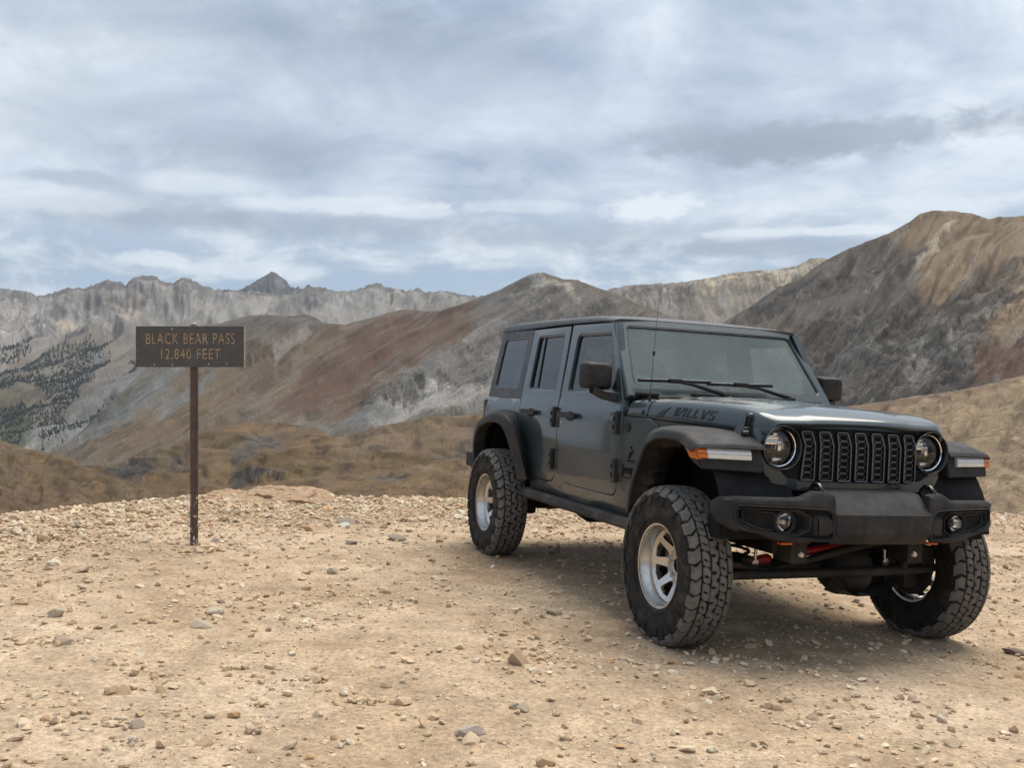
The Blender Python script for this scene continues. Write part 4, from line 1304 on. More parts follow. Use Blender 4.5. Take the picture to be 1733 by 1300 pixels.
def bm_box(bm, a, b, bev=0.0):
    r = bmesh.ops.create_cube(bm, size=1.0)
    vs = r['verts']
    for v in vs:
        v.co = Vector([(a[i] + b[i]) / 2 + v.co[i] * (b[i] - a[i]) for i in range(3)])
    if bev:
        es = list({e for v in vs for e in v.link_edges})
        bmesh.ops.bevel(bm, geom=es, offset=bev, segments=2, profile=0.6, affect='EDGES')
    return vs


def bm_tube(bm, pts, r, n=10, cap=True):
    pts = [Vector(p) for p in pts]
    rs = r if isinstance(r, (list, tuple)) else [r] * len(pts)
    rings = []
    up = Vector((0, 0, 1))
    for i, p in enumerate(pts):
        d = (pts[min(i + 1, len(pts) - 1)] - pts[max(i - 1, 0)]).normalized()
        u = d.cross(up)
        if u.length < 0.05: u = d.cross(Vector((1, 0, 0)))
        u.normalize(); w = u.cross(d)
        rings.append([bm.verts.new(p + (u * math.cos(a) + w * math.sin(a)) * rs[i]) for a in np.linspace(0, 2 * math.pi, n + 1)[:-1]])
    for a, b in zip(rings, rings[1:]):
        for i in range(n):
            bm.faces.new((a[i], a[(i + 1) % n], b[(i + 1) % n], b[i]))
    if cap:
        bm.faces.new(rings[0]); bm.faces.new(rings[-1][::-1])


def bm_lathe(bm, prof, c=(0, 0, 0), ax='y', n=48, close=False):
    """profile (radius, along axis) turned about an axis through c"""
    rings = []
    for r, h in prof:
        ring = []
        for a in np.linspace(0, 2 * math.pi, n + 1)[:-1]:
            p, q = r * math.cos(a), r * math.sin(a)
            co = {'y': (p, h, q), 'x': (h, p, q), 'z': (p, q, h)}[ax]
            ring.append(bm.verts.new(Vector(co) + Vector(c)))
        rings.append(ring)
    if close: rings.append(rings[0])
    for a, b in zip(rings, rings[1:]):
        for i in range(n):
            bm.faces.new((a[i], a[(i + 1) % n], b[(i + 1) % n], b[i]))
    return rings


def bm_prism(bm, pts, P, d0, d1):
    """closed prism of a 2D polygon between depths d0 and d1"""
    a = [bm.verts.new(P(x, y, d0)) for x, y in pts]; b = [bm.verts.new(P(x, y, d1)) for x, y in pts]
    n = len(pts)
    bm.faces.new(a); bm.faces.new(b[::-1])
    for i in range(n):
        bm.faces.new((a[i], b[i], b[(i + 1) % n], a[(i + 1) % n]))


def bm_loft(bm, rings, closed=False):
    R = [[bm.verts.new(p) for p in r] for r in rings]
    for a, b in zip(R, R[1:]):
        m = len(a)
        for i in range(m if closed else m - 1):
            bm.faces.new((a[i], a[(i + 1) % m], b[(i + 1) % m], b[i]))
    return R


def crom(xs, ys, x):
    """smooth curve through control values"""
    xs = np.array(xs, float); ys = np.array(ys, float)
    m = np.gradient(ys, xs)
    x = np.atleast_1d(np.clip(x, xs[0], xs[-1]))
    i = np.clip(np.searchsorted(xs, x) - 1, 0, len(xs) - 2)
    h = xs[i + 1] - xs[i]; t = (x - xs[i]) / h
    return ((2 * t ** 3 - 3 * t ** 2 + 1) * ys[i] + (t ** 3 - 2 * t ** 2 + t) * h * m[i] + (-2 * t ** 3 + 3 * t ** 2) * ys[i + 1] + (t ** 3 - t ** 2) * h * m[i + 1])


def new_part(name, mat, parent, fn, angle=38):
    bm = bmesh.new()
    fn(bm)
    return finish(name, bm, mat, parent, angle)


def copy_tree(o, parent):
    c = o.copy(); COL.objects.link(c); c.parent = parent
    for ch in o.children:
        copy_tree(ch, c)
    return c


def glass_mat(name, tint, refl=1.0, haze=0.0, hazecol=(0.4, 0.45, 0.43), ior=1.5):
    m = bpy.data.materials.new(name); m.use_nodes = True
    n = NT(m.node_tree)
    out = n.node('ShaderNodeOutputMaterial')
    tr = n.node('ShaderNodeBsdfTransparent', i_Color=(*tint, 1))
    gl = n.node('ShaderNodeBsdfGlossy', i_Color=(refl, refl, refl, 1), i_Roughness=0.02)
    fr = n.node('ShaderNodeFresnel', i_IOR=ior)
    mx = n.node('ShaderNodeMixShader')
    n.link(fr.outputs[0], mx.inputs[0]); n.link(tr.outputs[0], mx.inputs[1]); n.link(gl.outputs[0], mx.inputs[2])
    last = mx.outputs[0]
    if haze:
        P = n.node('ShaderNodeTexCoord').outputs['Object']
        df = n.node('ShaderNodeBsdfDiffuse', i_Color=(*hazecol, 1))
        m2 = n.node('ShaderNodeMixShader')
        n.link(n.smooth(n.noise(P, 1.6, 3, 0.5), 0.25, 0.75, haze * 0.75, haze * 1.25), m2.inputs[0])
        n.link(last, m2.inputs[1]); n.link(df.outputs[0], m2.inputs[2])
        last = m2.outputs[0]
    n.link(last, out.inputs[0])
    return m


def paint_mat():
    m, n, b = new_mat('slate_blue_paint')
    P = n.node('ShaderNodeTexCoord').outputs['Object']
    sep = n.node('ShaderNodeSeparateXYZ'); n.link(P, sep.inputs[0])
    geo = n.node('ShaderNodeNewGeometry')
    wpos = n.node('ShaderNodeVectorTransform', vector_type='POINT', convert_from='WORLD', convert_to='OBJECT')
    f = n.noise(P, 5, 6, 0.65, 0.3)
    c = n.mix(n.smooth(f, 0.35, 0.65), (0.029, 0.044, 0.051), (0.034, 0.051, 0.059))
    # road dust, thicker low down
    low = n.smooth(sep.outputs[2], 1.05, 0.60)
    d1 = n.smooth(n.noise(n.vmap(P, scale=(1, 1, 1.6)), 6, 7, 0.7, 0.4), 0.36, 0.80)
    dust = n.math('MULTIPLY', d1, n.math('ADD', n.math('MULTIPLY', low, 0.36), 0.015))
    fine = n.smooth(n.noise(P, 120, 3, 0.7), 0.62, 0.75, 0.0, 0.12)
    dust = n.math('ADD', dust, n.math('MULTIPLY', fine, low))
    n.set(b, 'Base Color', n.mix(dust, c, (0.27, 0.22, 0.16)))
    b.inputs['Metallic'].default_value = 0.25
    n.set(b, 'Roughness', n.smooth(f, 0.3, 0.7, 0.30, 0.40))
    n.set(b, 'Coat Weight', n.math('SUBTRACT', 0.7, n.math('MULTIPLY', dust, 1.4)))
    b.inputs['Coat Roughness'].default_value = 0.05
    b.inputs['Specular IOR Level'].default_value = 0.3
    return m


def tyre_mat(name, a, c2):
    m, n, b = new_mat(name)
    P = n.node('ShaderNodeTexCoord').outputs['Object']
    f = n.noise(P, 22, 6, 0.65)
    dust = n.smooth(n.noise(P, 7, 6, 0.7), 0.45, 0.75, 0.0, 0.22)
    n.set(b, 'Base Color', n.mix(dust, n.mix(n.smooth(f, 0.3, 0.7), a, c2), (0.26, 0.205, 0.145)))
    b.inputs['Roughness'].default_value = 0.85
    b.inputs['Specular IOR Level'].default_value = 0.25
    bp = n.node('ShaderNodeBump', i_Strength=0.5, i_Distance=0.003)
    n.link(n.noise(P, 160, 4, 0.7), bp.inputs['Height']); n.link(bp.outputs[0], b.inputs['Normal'])
    return m


PAINT = paint_mat()
PLASTIC = simple_mat('black_plastic', (0.026, 0.027, 0.029), 0.62, 0, 0.15, 18, 0.25, 500, spec=0.20, dust=0.13)
HARDTOP = simple_mat('charcoal_hardtop', (0.036, 0.039, 0.043), 0.48, 0, 0.12, 18, 0.2, 600, spec=0.5, dust=0.05)
VOID = simple_mat('matt_black', (0.009, 0.009, 0.010), 0.8, 0, 0.2, 20, spec=0.2)
GLOSSBLK = simple_mat('gloss_black', (0.010, 0.010, 0.011), 0.22, 0, 0.1, 20)
CHASSIS = simple_mat('dusty_chassis', (0.020, 0.019, 0.018), 0.7, 0, 0.3, 14, spec=0.3, dust=0.12)
TRIM = simple_mat('grille_trim', (0.12, 0.12, 0.122), 0.38, 0, 0.1, 40)
CHROME = simple_mat('chrome', (0.78, 0.79, 0.80), 0.12, 1.0, 0.05, 40)
ALLOY = simple_mat('machined_alloy', (0.54, 0.53, 0.51), 0.28, 1.0, 0.06, 60, dust=0.05)
RUBBER = tyre_mat('tyre_rubber', (0.012, 0.012, 0.012), (0.024, 0.023, 0.022))
TREAD = tyre_mat('dusty_tread', (0.095, 0.092, 0.086), (0.165, 0.158, 0.146))
REDPAINT = simple_mat('red_paint', (0.30, 0.012, 0.016), 0.4, 0, 0.15, 20)
ORANGE = simple_mat('orange_plastic', (0.60, 0.11, 0.02), 0.45, 0, 0.1, 20)
AMBER = simple_mat('amber_lens', (0.50, 0.125, 0.012), 0.15, 0, 0.15, 60, coat=0.8)
WHITELENS = simple_mat('clear_lamp_lens', (0.66, 0.68, 0.69), 0.16, 0.15, 0.08, 50, coat=0.8)
REDLENS = simple_mat('red_lens', (0.22, 0.010, 0.012), 0.15, 0, 0.15, 50, coat=0.8)
STEEL = simple_mat('zinc_steel', (0.55, 0.54, 0.50), 0.35, 0.9, 0.1, 50)
SEATM = simple_mat('grey_seat_cloth', (0.48, 0.49, 0.47), 0.85, 0, 0.12, 30, 0.3, 300)
CABIN = simple_mat('black_cabin_trim', (0.08, 0.083, 0.083), 0.7, 0, 0.1, 20)
DECAL = simple_mat('olive_black_decal', (0.017, 0.022, 0.022), 0.6, 0, 0.15, 40)
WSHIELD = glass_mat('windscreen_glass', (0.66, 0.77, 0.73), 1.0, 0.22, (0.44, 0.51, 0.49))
FGLASS = glass_mat('front_door_glass', (0.52, 0.62, 0.63), 1.0, 0.05, (0.2, 0.27, 0.29))
RGLASS = glass_mat('privacy_glass', (0.16, 0.17, 0.175), 1.0, 0.0, ior=1.55)
LENS = glass_mat('lamp_glass', (0.93, 0.95, 0.96), 1.0)
# ------------------------------------------------------------------ the vehicle (x forward, y to its left, z up; origin under the front axle)
def build_car():
    root = empty('off_road_suv')
    tag(root, 'dark slate blue four door off road vehicle with silver wheels and black flares', 'vehicle')
    Rm = np.array([[0.33486593, 0.94081972, 0.052183], [-0.94222089, 0.33487668, 0.00879762], [-0.0091979, -0.05211394, 0.99859879]])
    M = Matrix.Identity(4)
    for i in range(3):
        for j in range(3): M[i][j] = Rm[i, j]
    M[0][3], M[1][3], M[2][3] = 1.68601704, 5.88880024, 0.0
    root.matrix_world = M

    ZW = [.3, .62, .75, 1.0, 1.2, 1.265, 1.30, 1.40, 1.87, 2.2]; WW = [.78, .79, .808, .818, .815, .803, .792, .778, .700, .65]

    def wid(x, z):
        b = float(np.interp(z, ZW, WW))
        return b - max(0.0, x + .95) * .15

    def side(s, off=0.0):
        return lambda a, b, d: Vector((a, s * (wid(a, b) + off - d), b))

    # ---------------- body side
    arch = [(-2.47, .66), (-2.515, .76), (-2.565, .86), (-2.63, .97), (-2.70, 1.06), (-2.76, 1.11), (-2.83, 1.145), (-2.98, 1.175), (-3.1, 1.18), (-3.3, 1.16), (-3.42, 1.115), (-3.52, 1.03), (-3.59, .92), (-3.62, .77)]
    body_out = ([(-3.655, .77), (-3.645, 1.05), (-3.63, 1.277), (-2.79, 1.280), (-2.758, 1.2), (-2.726, 1.07), (-2.655, .885), (-2.60, .80), (-2.535, .723), (-2.47, .692), (-2.40, .684), (-2.117, .680),
                 (-2.02, .695), (-1.965, .735), (-1.942, .828), (-1.926, .93), (-1.905, .84), (-1.87, .77), (-1.81, .715), (-1.72, .696), (-1.57, .693), (-1.038, .694), (-.96, .708), (-.926, .745), (-.894, .859), (-.879, 1.065),
                 (-.889, 1.213), (-.60, 1.208), (-.52, 1.17), (-.56, 1.08), (-.585, .95), (-.60, .80), (-.61, .60), (-1.5, .603), (-2.49, .605)] + arch)
    tub_in = bmesh.new()

    def side_panels(bm):
        for s in (-1, 1):
            b2 = panel_bm(body_out, [], side(s), 0.03, 0.07)
            me_ = bpy.data.meshes.new('t'); b2.to_mesh(me_); b2.free(); bm.from_mesh(me_); bpy.data.meshes.remove(me_)
        # tail
        P = lambda a, b, d: Vector((-3.645 + d - 0.03 * abs(a), a, b))
        b2 = panel_bm(rp([(-.79, .66, .02), (.79, .66, .02), (.80, 1.277, .02), (-.80, 1.277, .02)]), [], P, 0.03, 0.2)
        me_ = bpy.data.meshes.new('t'); b2.to_mesh(me_); b2.free(); bm.from_mesh(me_); bpy.data.meshes.remove(me_)
    new_part('body', PAINT, root, side_panels)
    tub_in.free()

    def inner(bm):
        # shell behind the panel gaps, floor, firewall, engine bay
        for s in (-1, 1):
            bm_box(bm, (-2.02, s * .74, .62), (-1.86, s * .765, 1.28))
            bm_box(bm, (-2.52, s * .72, .60), (-.62, s * .762, .70))
            bm_box(bm, (-2.84, s * .735, .70), (-2.72, s * .755, 1.28))
            bm_box(bm, (-.95, s * .71, .62), (-.83, s * .742, 1.24))
            bm_box(bm, (-3.60, s * .40, .55), (-2.45, s * .43, 1.28))
            bm_box(bm, (-.58, s * .50, .62), (.30, s * .56, 1.18))
            bm_box(bm, (-.62, s * .50, .62), (-.58, s * .74, 1.20))
        bm_box(bm, (-3.6, -.735, .58), (-.6, .735, .63))
        bm_box(bm, (-.66, -.70, .58), (-.60, .70, 1.26))
        bm_box(bm, (-.60, -.55, .66), (.28, .55, .72))
        bm_box(bm, (-2.47, -.76, .58), (-2.42, .76, .95))
    new_part('inner_shell', VOID, root, inner)

    for s in (-1, 1):
        for cx, r0, z0 in ((-3.02, .56, .60), (-.06, .50, .66)):
            def well(bm, s=s):
                ring = []
                for y in (.79 if cx < -1 else .86, .42):
                    ring.append([(cx + r0 * math.cos(a), s * y, z0 + r0 * math.sin(a)) for a in np.linspace(0.02, math.pi - .02, 20)])
                bm_loft(bm, ring)
            new_part('wheel_well', VOID, root, well)

    # ---------------- doors
    def door(name, out, win, s, extra):
        P = side(s)
        hole = rp(win, 6)
        d = panel(name, out, [hole], P, PAINT, root, 0.045, 0.055, 0.005)
        ring_in = inset(hole, .016)
        panel('window_trim', inset(hole, -0.004), [ring_in], side(s, -.006), GLOSSBLK, d, 0.03, 0.1, 0.003)
        panel('window_glass', inset(hole, .010), [], side(s, -.020), FGLASS if name == 'front_door' else RGLASS, d, 0.0, 0.08)
        extra(d, P, s)
        return d

    def handle(bm, P, x, z, s):
        # recess cup and grip
        cup = [(x + .01 + .085 * math.cos(t), z - .004 + .034 * math.sin(t)) for t in np.linspace(0, 2 * math.pi, 21)[:-1]]
        bm_prism(bm, cup, lambda a, b, d: P(a, b, -d), 0.001, 0.004)
        bm_prism(bm, rp([(x - .145, z - .017, .015), (x + .145, z - .017, .015), (x + .145, z + .021, .015), (x - .145, z + .021, .015)], 4), lambda a, b, d: P(a, b, -d), 0.012, 0.034)
        bm_prism(bm, rp([(x - .130, z - .010, .01), (x - .085, z - .010, .01), (x - .085, z + .014, .01), (x - .130, z + .014, .01)], 3), lambda a, b, d: P(a, b, -d), 0.0, 0.013)
        bm_prism(bm, rp([(x + .085, z - .010, .01), (x + .135, z - .010, .01), (x + .135, z + .014, .01), (x + .085, z + .014, .01)], 3), lambda a, b, d: P(a, b, -d), 0.0, 0.013)

    def hinge(bm, P, x, z):
        bm_prism(bm, rp([(x - .085, z - .055, .015), (x - .01, z - .075, .01), (x - .01, z + .075, .01), (x - .085, z + .060, .015)], 3), lambda a, b, d: P(a, b, -d), 0.004, 0.028)
        bm_prism(bm, rp([(x - .075, z + .015, .006), (x - .01, z + .015, .006), (x - .01, z + .045, .006), (x - .075, z + .045, .006)], 3), lambda a, b, d: P(a, b, -d), 0.028, 0.036)
        bm_prism(bm, rp([(x - .075, z - .040, .006), (x - .01, z - .040, .006), (x - .01, z - .010, .006), (x - .075, z - .010, .006)], 3), lambda a, b, d: P(a, b, -d), 0.028, 0.036)

    def pin(bm, P, x, z):
        bm_prism(bm, rp([(x - .004, z - .072, .01), (x + .020, z - .072, .01), (x + .020, z + .078, .01), (x - .004, z + .078, .01)], 3), lambda a, b, d: P(a, b, -d), 0.002, 0.030)

    rd_out = [(-2.779, 1.838), (-2.779, 1.29), (-2.748, 1.2), (-2.716, 1.07), (-2.645, .888), (-2.59, .806), (-2.525, .733), (-2.465, .704), (-2.4, .696), (-2.117, .692), (-2.03, .706), (-1.978, .742), (-1.956, .828),
              (-1.940, .95), (-1.937, 1.05), (-1.960, 1.18), (-1.985, 1.283), (-2.005, 1.55), (-2.03, 1.838)]
    fd_out = [(-1.985, 1.842), (-1.965, 1.55), (-1.958, 1.284), (-1.940, 1.15), (-1.918, .99), (-1.908, .90), (-1.885, .81), (-1.855, .765), (-1.80, .722), (-1.70, .708), (-1.57, .705), (-1.045, .706), (-.968, .720), (-.938, .752), (-.907, .859),
              (-.892, 1.065), (-.902, 1.225), (-.935, 1.32), (-1.02, 1.457), (-1.245, 1.83)]
    rw = [(-2.66, 1.79, .05), (-2.105, 1.79, .05), (-2.075, 1.358, .04), (-2.655, 1.358, .04)]
    fw = [(-1.87, 1.778, .06), (-1.285, 1.770, .05), (-1.035, 1.372, .03), (-1.855, 1.352, .04)]
    for s in (-1, 1):
        def rex(d, P, s):
            new_part('handle', PLASTIC, d, lambda bm: handle(bm, P, -2.50, 1.185, s))
            for z in (1.165, .858):
                h = new_part('hinge', PAINT, d, lambda bm: hinge(bm, P, -1.985, z))
                new_part('hinge_pin', PLASTIC, d, lambda bm: pin(bm, P, -1.985, z))
            new_part('window_bar', GLOSSBLK, d, lambda bm: bm_prism(bm, [(-2.52, 1.375), (-2.495, 1.375), (-2.535, 1.775), (-2.56, 1.775)], side(s, -.010), 0, .012))

        def fex(d, P, s):
            new_part('handle', PLASTIC, d, lambda bm: handle(bm, P, -1.715, 1.188, s))
            for z in (1.17, .866):
                new_part('hinge', PAINT, d, lambda bm: hinge(bm, P, -.925, z))
                new_part('hinge_pin', PLASTIC, d, lambda bm: pin(bm, P, -.925, z))
            new_part('lock', STEEL, d, lambda bm: bm_lathe(bm, [(0.0, s * (wid(-1.85, 1.12) + .006)), (.011, s * (wid(-1.85, 1.12) + .005)), (.013, s * (wid(-1.85, 1.12) - .004))], (-1.853, 0, 1.125), 'y', 14))
            new_part('sail_trim', GLOSSBLK, d, lambda bm: bm_prism(bm, [(-1.20, 1.385), (-1.045, 1.378), (-1.20, 1.62), (-1.215, 1.62)], side(s, -.004), 0, .012))
        door('rear_door', rd_out, rw, s, rex)
        door('front_door', fd_out, fw, s, fex)

    # ---------------- hard top and roof
    for s in (-1, 1):
        q_out = rp([(-3.617, 1.288, .02), (-2.788, 1.290, .0), (-2.788, 1.842, .0), (-3.555, 1.852, .05)])
        hole = rp([(-3.470, 1.790, .06), (-2.895, 1.795, .05), (-2.895, 1.362, .04), (-3.495, 1.364, .05)], 6)
        qp = panel('hardtop_side', q_out, [hole], side(s), HARDTOP, root, .04, .07)
        panel('quarter_window', inset(hole, .004), [], side(s, -.012), RGLASS, qp, 0.0, .08)
        panel('window_trim', inset(hole, -.002), [inset(hole, .014)], side(s, -.004), GLOSSBLK, qp, .02, .1, .003)
    xs = [-1.275, -1.5, -1.8, -2.0, -2.4, -2.8, -3.2, -3.5, -3.575]
    zb = [1.838, 1.848, 1.853, 1.856, 1.856, 1.854, 1.852, 1.850, 1.848]; zt = [1.860, 1.884, 1.896, 1.900, 1.907, 1.913, 1.917, 1.915, 1.905]

    def roof_part(x0, x1):
        def f(bm):
            rings = []
            for x in np.linspace(x0, x1, 16):
                b, t = crom(xs[::-1], zb[::-1], x)[0], crom(xs[::-1], zt[::-1], x)[0]
                cr_ = .18 + .82 * min(1.0, (-1.275 - x) / .5)
                h = [(.690, b), (.708, b), (.708, b + .012), (.700, b + (t - b) * .55), (.686, b + (t - b) * .85), (.66, t), (.60, t + .014 * cr_), (.45, t + .026 * cr_), (.25, t + .033 * cr_), (0, t + .036 * cr_)]
                rings.append([(x, -y, z) for y, z in h] + [(x, y, z) for y, z in h[-2::-1]])
            R = bm_loft(bm, rings)
            bm.faces.new(R[0]); bm.faces.new(R[-1])
        return f
    new_part('roof_panel', HARDTOP, root, roof_part(-1.280, -2.004))
    new_part('hardtop_roof', HARDTOP, root, roof_part(-2.010, -3.575))
    P = lambda a, b, d: Vector((-3.617 + (b - 1.288) * .1 + d, a, b))
    bk = rp([(-.785, 1.288, .02), (.785, 1.288, .02), (.70, 1.852, .05), (-.70, 1.852, .05)])
    bh = rp([(-.60, 1.36, .05), (.60, 1.36, .05), (.56, 1.78, .05), (-.56, 1.78, .05)])
    tg = panel('hardtop_back', bk, [bh], P, HARDTOP, root, .03, .2)
    panel('rear_window', inset(bh, .002), [], lambda a, b, d: P(a, b, d + .006), RGLASS, tg, 0, .2)

    # ---------------- windscreen frame
    B0, T0 = np.array([-.865, 1.362]), np.array([-1.272, 1.868])

    def PW(a, b, d):          # a across, b 0..1 up the frame
        c = B0 + (T0 - B0) * b
        nx, nz = 0.778, 0.628
        bow = -.035 * (a / .7) ** 2
        return Vector((c[0] - d * nx + bow, a, c[1] - d * nz))
    fo = rp([(-.765, -.02, .0), (.765, -.02, .0), (.700, .985, .055), (-.700, .985, .055)], 6)
    gh = rp([(-.712, .098, .075), (.712, .098, .075), (.640, .905, .055), (-.640, .905, .055)], 7)
    # scale b into metres for the fill
    L = float(np.linalg.norm(T0 - B0))
    PWm = lambda a, b, d: PW(a, b / L, d)
    sc = lambda pts: [(a, b * L) for a, b in pts]
    wf = panel('windshield_frame', sc(fo), [sc(gh)], PWm, PAINT, root, .05, .05, .010)
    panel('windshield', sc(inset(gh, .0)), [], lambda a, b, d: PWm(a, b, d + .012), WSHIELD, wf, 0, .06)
    panel('windshield_seal', inset(sc(gh), -.004), [inset(sc(gh), .010)], lambda a, b, d: PWm(a, b, d + .003), GLOSSBLK, wf, .015, .1, .002)
    for s in (-1, 1):
        def pillar(bm, s=s):
            rings = []
            for b in np.linspace(-.03, .985, 12):
                p = PW(s * (.765 - .065 * b), b, 0)
                rings.append([p, (p.x + .002, s * (abs(p.y) + .006), p.z - .012), (p.x - .045, s * min(wid(p.x - .05, p.z) - .004, abs(p.y) + .010), p.z - .012), (p.x - .070, s * min(wid(p.x - .07, p.z) - .008, abs(p.y) + .010), p.z - .012), (p.x - .072, s * (abs(p.y) - .05), p.z - .012)])
            bm_loft(bm, rings)
        new_part('pillar', PAINT, root, pillar, 60)
    shade_out = sc(rp([(-.700, .84, .02), (-.13, .845, .02), (-.10, .70, .02), (.10, .70, .02), (.13, .845, .02), (.70, .84, .02), (.635, .90, .02), (-.635, .90, .02)], 3))
    panel('shade_band', shade_out, [], lambda a, b, d: PWm(a, b, d + .016), simple_mat('frit_band', (.07, .075, .078), .5), wf, 0, .15)

    def sensor(bm):
        bm_prism(bm, [(-.10, .70 * L), (.10, .70 * L), (.085, .845 * L), (-.085, .845 * L)], lambda a, b, d: PWm(a, b, d + .02), 0, .05)
    new_part('sensor_housing', CABIN, wf, sensor)

    # ---------------- hood and cowl
    hx = [-.86, -.80, -.655, -.5, -.2, .05, .2, .30, .345, .372, .384]
    hc = [1.372, 1.374, 1.374, 1.369, 1.355, 1.337, 1.321, 1.302, 1.285, 1.266, 1.250]
    hs = [1.326, 1.329, 1.333, 1.334, 1.331, 1.321, 1.307, 1.288, 1.271, 1.254, 1.240]
    hl = [1.222, 1.222, 1.217, 1.213, 1.203, 1.192, 1.185, 1.182, 1.182, 1.184, 1.188]
    fr = np.array([0, .10, .22, .34, .44, .50, .54, .58, .64, .72, .80, .86, .90, .935, .96, .978, .990, .997, 1.0])
    # share of the way from centre height to shoulder height, then from shoulder to the body line
    up = np.array([0, .02, .06, .14, .24, .34, .48, .62, .70, .76, .84, .92, 1.0])

    def hood_section(x):
        c, sh, l = crom(hx, hc, x)[0], crom(hx, hs, x)[0], crom(hx, hl, x)[0]
        e = .800 - .158 * (x + .95)
        if x > .30: e -= .9 * (x - .30) ** 2 * 6
        y = fr * e
        z = np.empty_like(fr)
        z[:13] = c + (sh - c) * up
        z[13:] = l + (sh - l) * np.array([.93, .82, .64, .42, .20, 0.0])
        return y, z

    def hood_y(x, z):
        y, zz = hood_section(x)
        return float(np.interp(-z, -zz[10:], y[10:]))
    rows = np.concatenate([np.linspace(-.86, -.655, 5), np.linspace(-.62, .28, 26), np.linspace(.30, .384, 9)])
    cut = 12

    def sheet_hood(hood, keep=0):
        def f(bm):
            V = []
            for x in rows:
                y, z = hood_section(x)
                V.append([bm.verts.new((x, -b, c)) for b, c in zip(y[::-1], z[::-1])] + [bm.verts.new((x, b, c)) for b, c in zip(y[1:], z[1:])])
            n = len(V[0]); k = len(fr)
            for i in range(len(rows) - 1):
                for j in range(n - 1):
                    frac = fr[max(abs(j - (k - 1)), abs(j + 1 - (k - 1)))]
                    is_cowl = (rows[i + 1] <= -.654) and frac > .905
                    if is_cowl != hood:
                        bm.faces.new((V[i][j], V[i][j + 1], V[i + 1][j + 1], V[i + 1][j]))
            if not hood: bmesh.ops.delete(bm, geom=[v for v in bm.verts if v.co.y * keep < 0], context='VERTS')
            bmesh.ops.delete(bm, geom=[v for v in bm.verts if not v.link_faces], context='VERTS')
            # turned-in edge
            bd = [e for e in bm.edges if e.is_boundary]
            r = bmesh.ops.extrude_edge_only(bm, edges=bd)
            for v in [g for g in r['geom'] if isinstance(g, bmesh.types.BMVert)]:
                v.co.z -= .012; v.co.y *= .985
                v.co.x -= .008 if v.co.x > 0 else 0
        return f
    hood = new_part('hood', PAINT, root, sheet_hood(True), 50)
    for s in (-1, 1):
        new_part('cowl', PAINT, root, sheet_hood(False, s), 50)

    def seam(bm, s):
        if True:
            pts = []
            for x in np.linspace(-.86, .33, 30):
                y, z = hood_section(x)
                pts.append((x, s * (y[-1] - .002), z[-1] - .003))
            bm_tube(bm, pts, .0055, 6)
            y, z = hood_section(-.652)
            bm_tube(bm, [(-.652, s * (b + .0005), c + .0005) for b, c in zip(y[12:], z[12:])], .0028, 6)
            bm_tube(bm, [(x, s * hood_section(x)[0][12], hood_section(x)[1][12] + .0005) for x in np.linspace(-.652, -.86, 6)], .0028, 6)
    for s in (-1, 1):
        new_part('hood_seam', VOID, hood, lambda bm: seam(bm, s))

    for s in (-1, 1):        # body strip between hood line and flare
        def fill_side(bm, s=s):
            rings = []
            for x in np.linspace(-.89, .36, 24):
                y, z = hood_section(min(x, .36)) if x > -.86 else hood_section(-.86)
                rings.append([(x, s * (y[-1] + .002), z[-1] - .008), (x, s * (y[-1] + .004), z[-1] - .05), (x, s * (y[-1] - .01), z[-1] - .16)])
            bm_loft(bm, rings)
        new_part('apron', PAINT, root, fill_side)

    # black cowl strip with washer nozzles
    def cowl_strip(bm):
        rings = []
        for y in np.linspace(-.70, .70, 15):
            z0 = 1.352 - .03 * (y / .7) ** 2
            rings.append([(-.835, y, z0 + .012), (-.862, y, z0 + .028), (-.885, y, z0 + .022), (-.90, y, z0)])
        bm_loft(bm, rings)
        for y in (-.28, .02, .30, .52):
            bm_box(bm, (-.845, y - .075, 1.368 - .03 * (y / .7) ** 2), (-.775, y + .075, 1.386 - .03 * (y / .7) ** 2), .006)
        bm_box(bm, (-.90, -.72, 1.352), (-.83, -.58, 1.372), .006)
    new_part('cowl_strip', PLASTIC, root, cowl_strip)

    # wipers: arm from the pivot up to the blade
    for (py, bx0, bx1) in ((-.10, -.70, -.19), (.40, -.21, .28)):
        wr = new_part('wiper', PLASTIC, root, lambda bm: (bm_tube(bm, [(-.845, py, 1.385), (-.865, py - .08, 1.405), (-.880, py - .22, 1.438), (-.885, (bx0 + bx1) / 2 + .0, 1.452)], [.016, .013, .010, .008], 8), bm_box(bm, (-.87, py - .02, 1.365), (-.825, py + .025, 1.39), .006)))

        def blade(bm):
            pts = [(-.885 - .02 * ((y) / .7) ** 2, y, 1.449 + .012 * (y - bx0) / (bx1 - bx0)) for y in np.linspace(bx0, bx1, 8)]
            bm_tube(bm, pts, .011, 8)
            m = (bx0 + bx1) / 2
            bm_box(bm, (-.895, m - .05, 1.440), (-.862, m + .05, 1.470), .006)
        new_part('wiper_blade', GLOSSBLK, wr, blade)

    # side vents and plugs on the cowl
    for s in (-1, 1):
        PH = lambda a, b, d: Vector((a, s * (hood_y(a, b) + .003 - d), b))
        PS = side(s)
        new_part('cowl_vent', PLASTIC, root, lambda bm: bm_prism(bm, rp([(-.795, 1.275, .01), (-.782, 1.315, .01), (-.72, 1.318, .01), (-.69, 1.285, .01)], 3), PH, 0, .012))
        for (x, z) in ((-.872, 1.258), (-.70, 1.250)):
            new_part('plug', PLASTIC, root, lambda bm: bm_prism(bm, [(x + .010 * math.cos(a), z + .014 * math.sin(a)) for a in np.linspace(0, 6.28, 13)[:-1]], PH, -.003, .01))
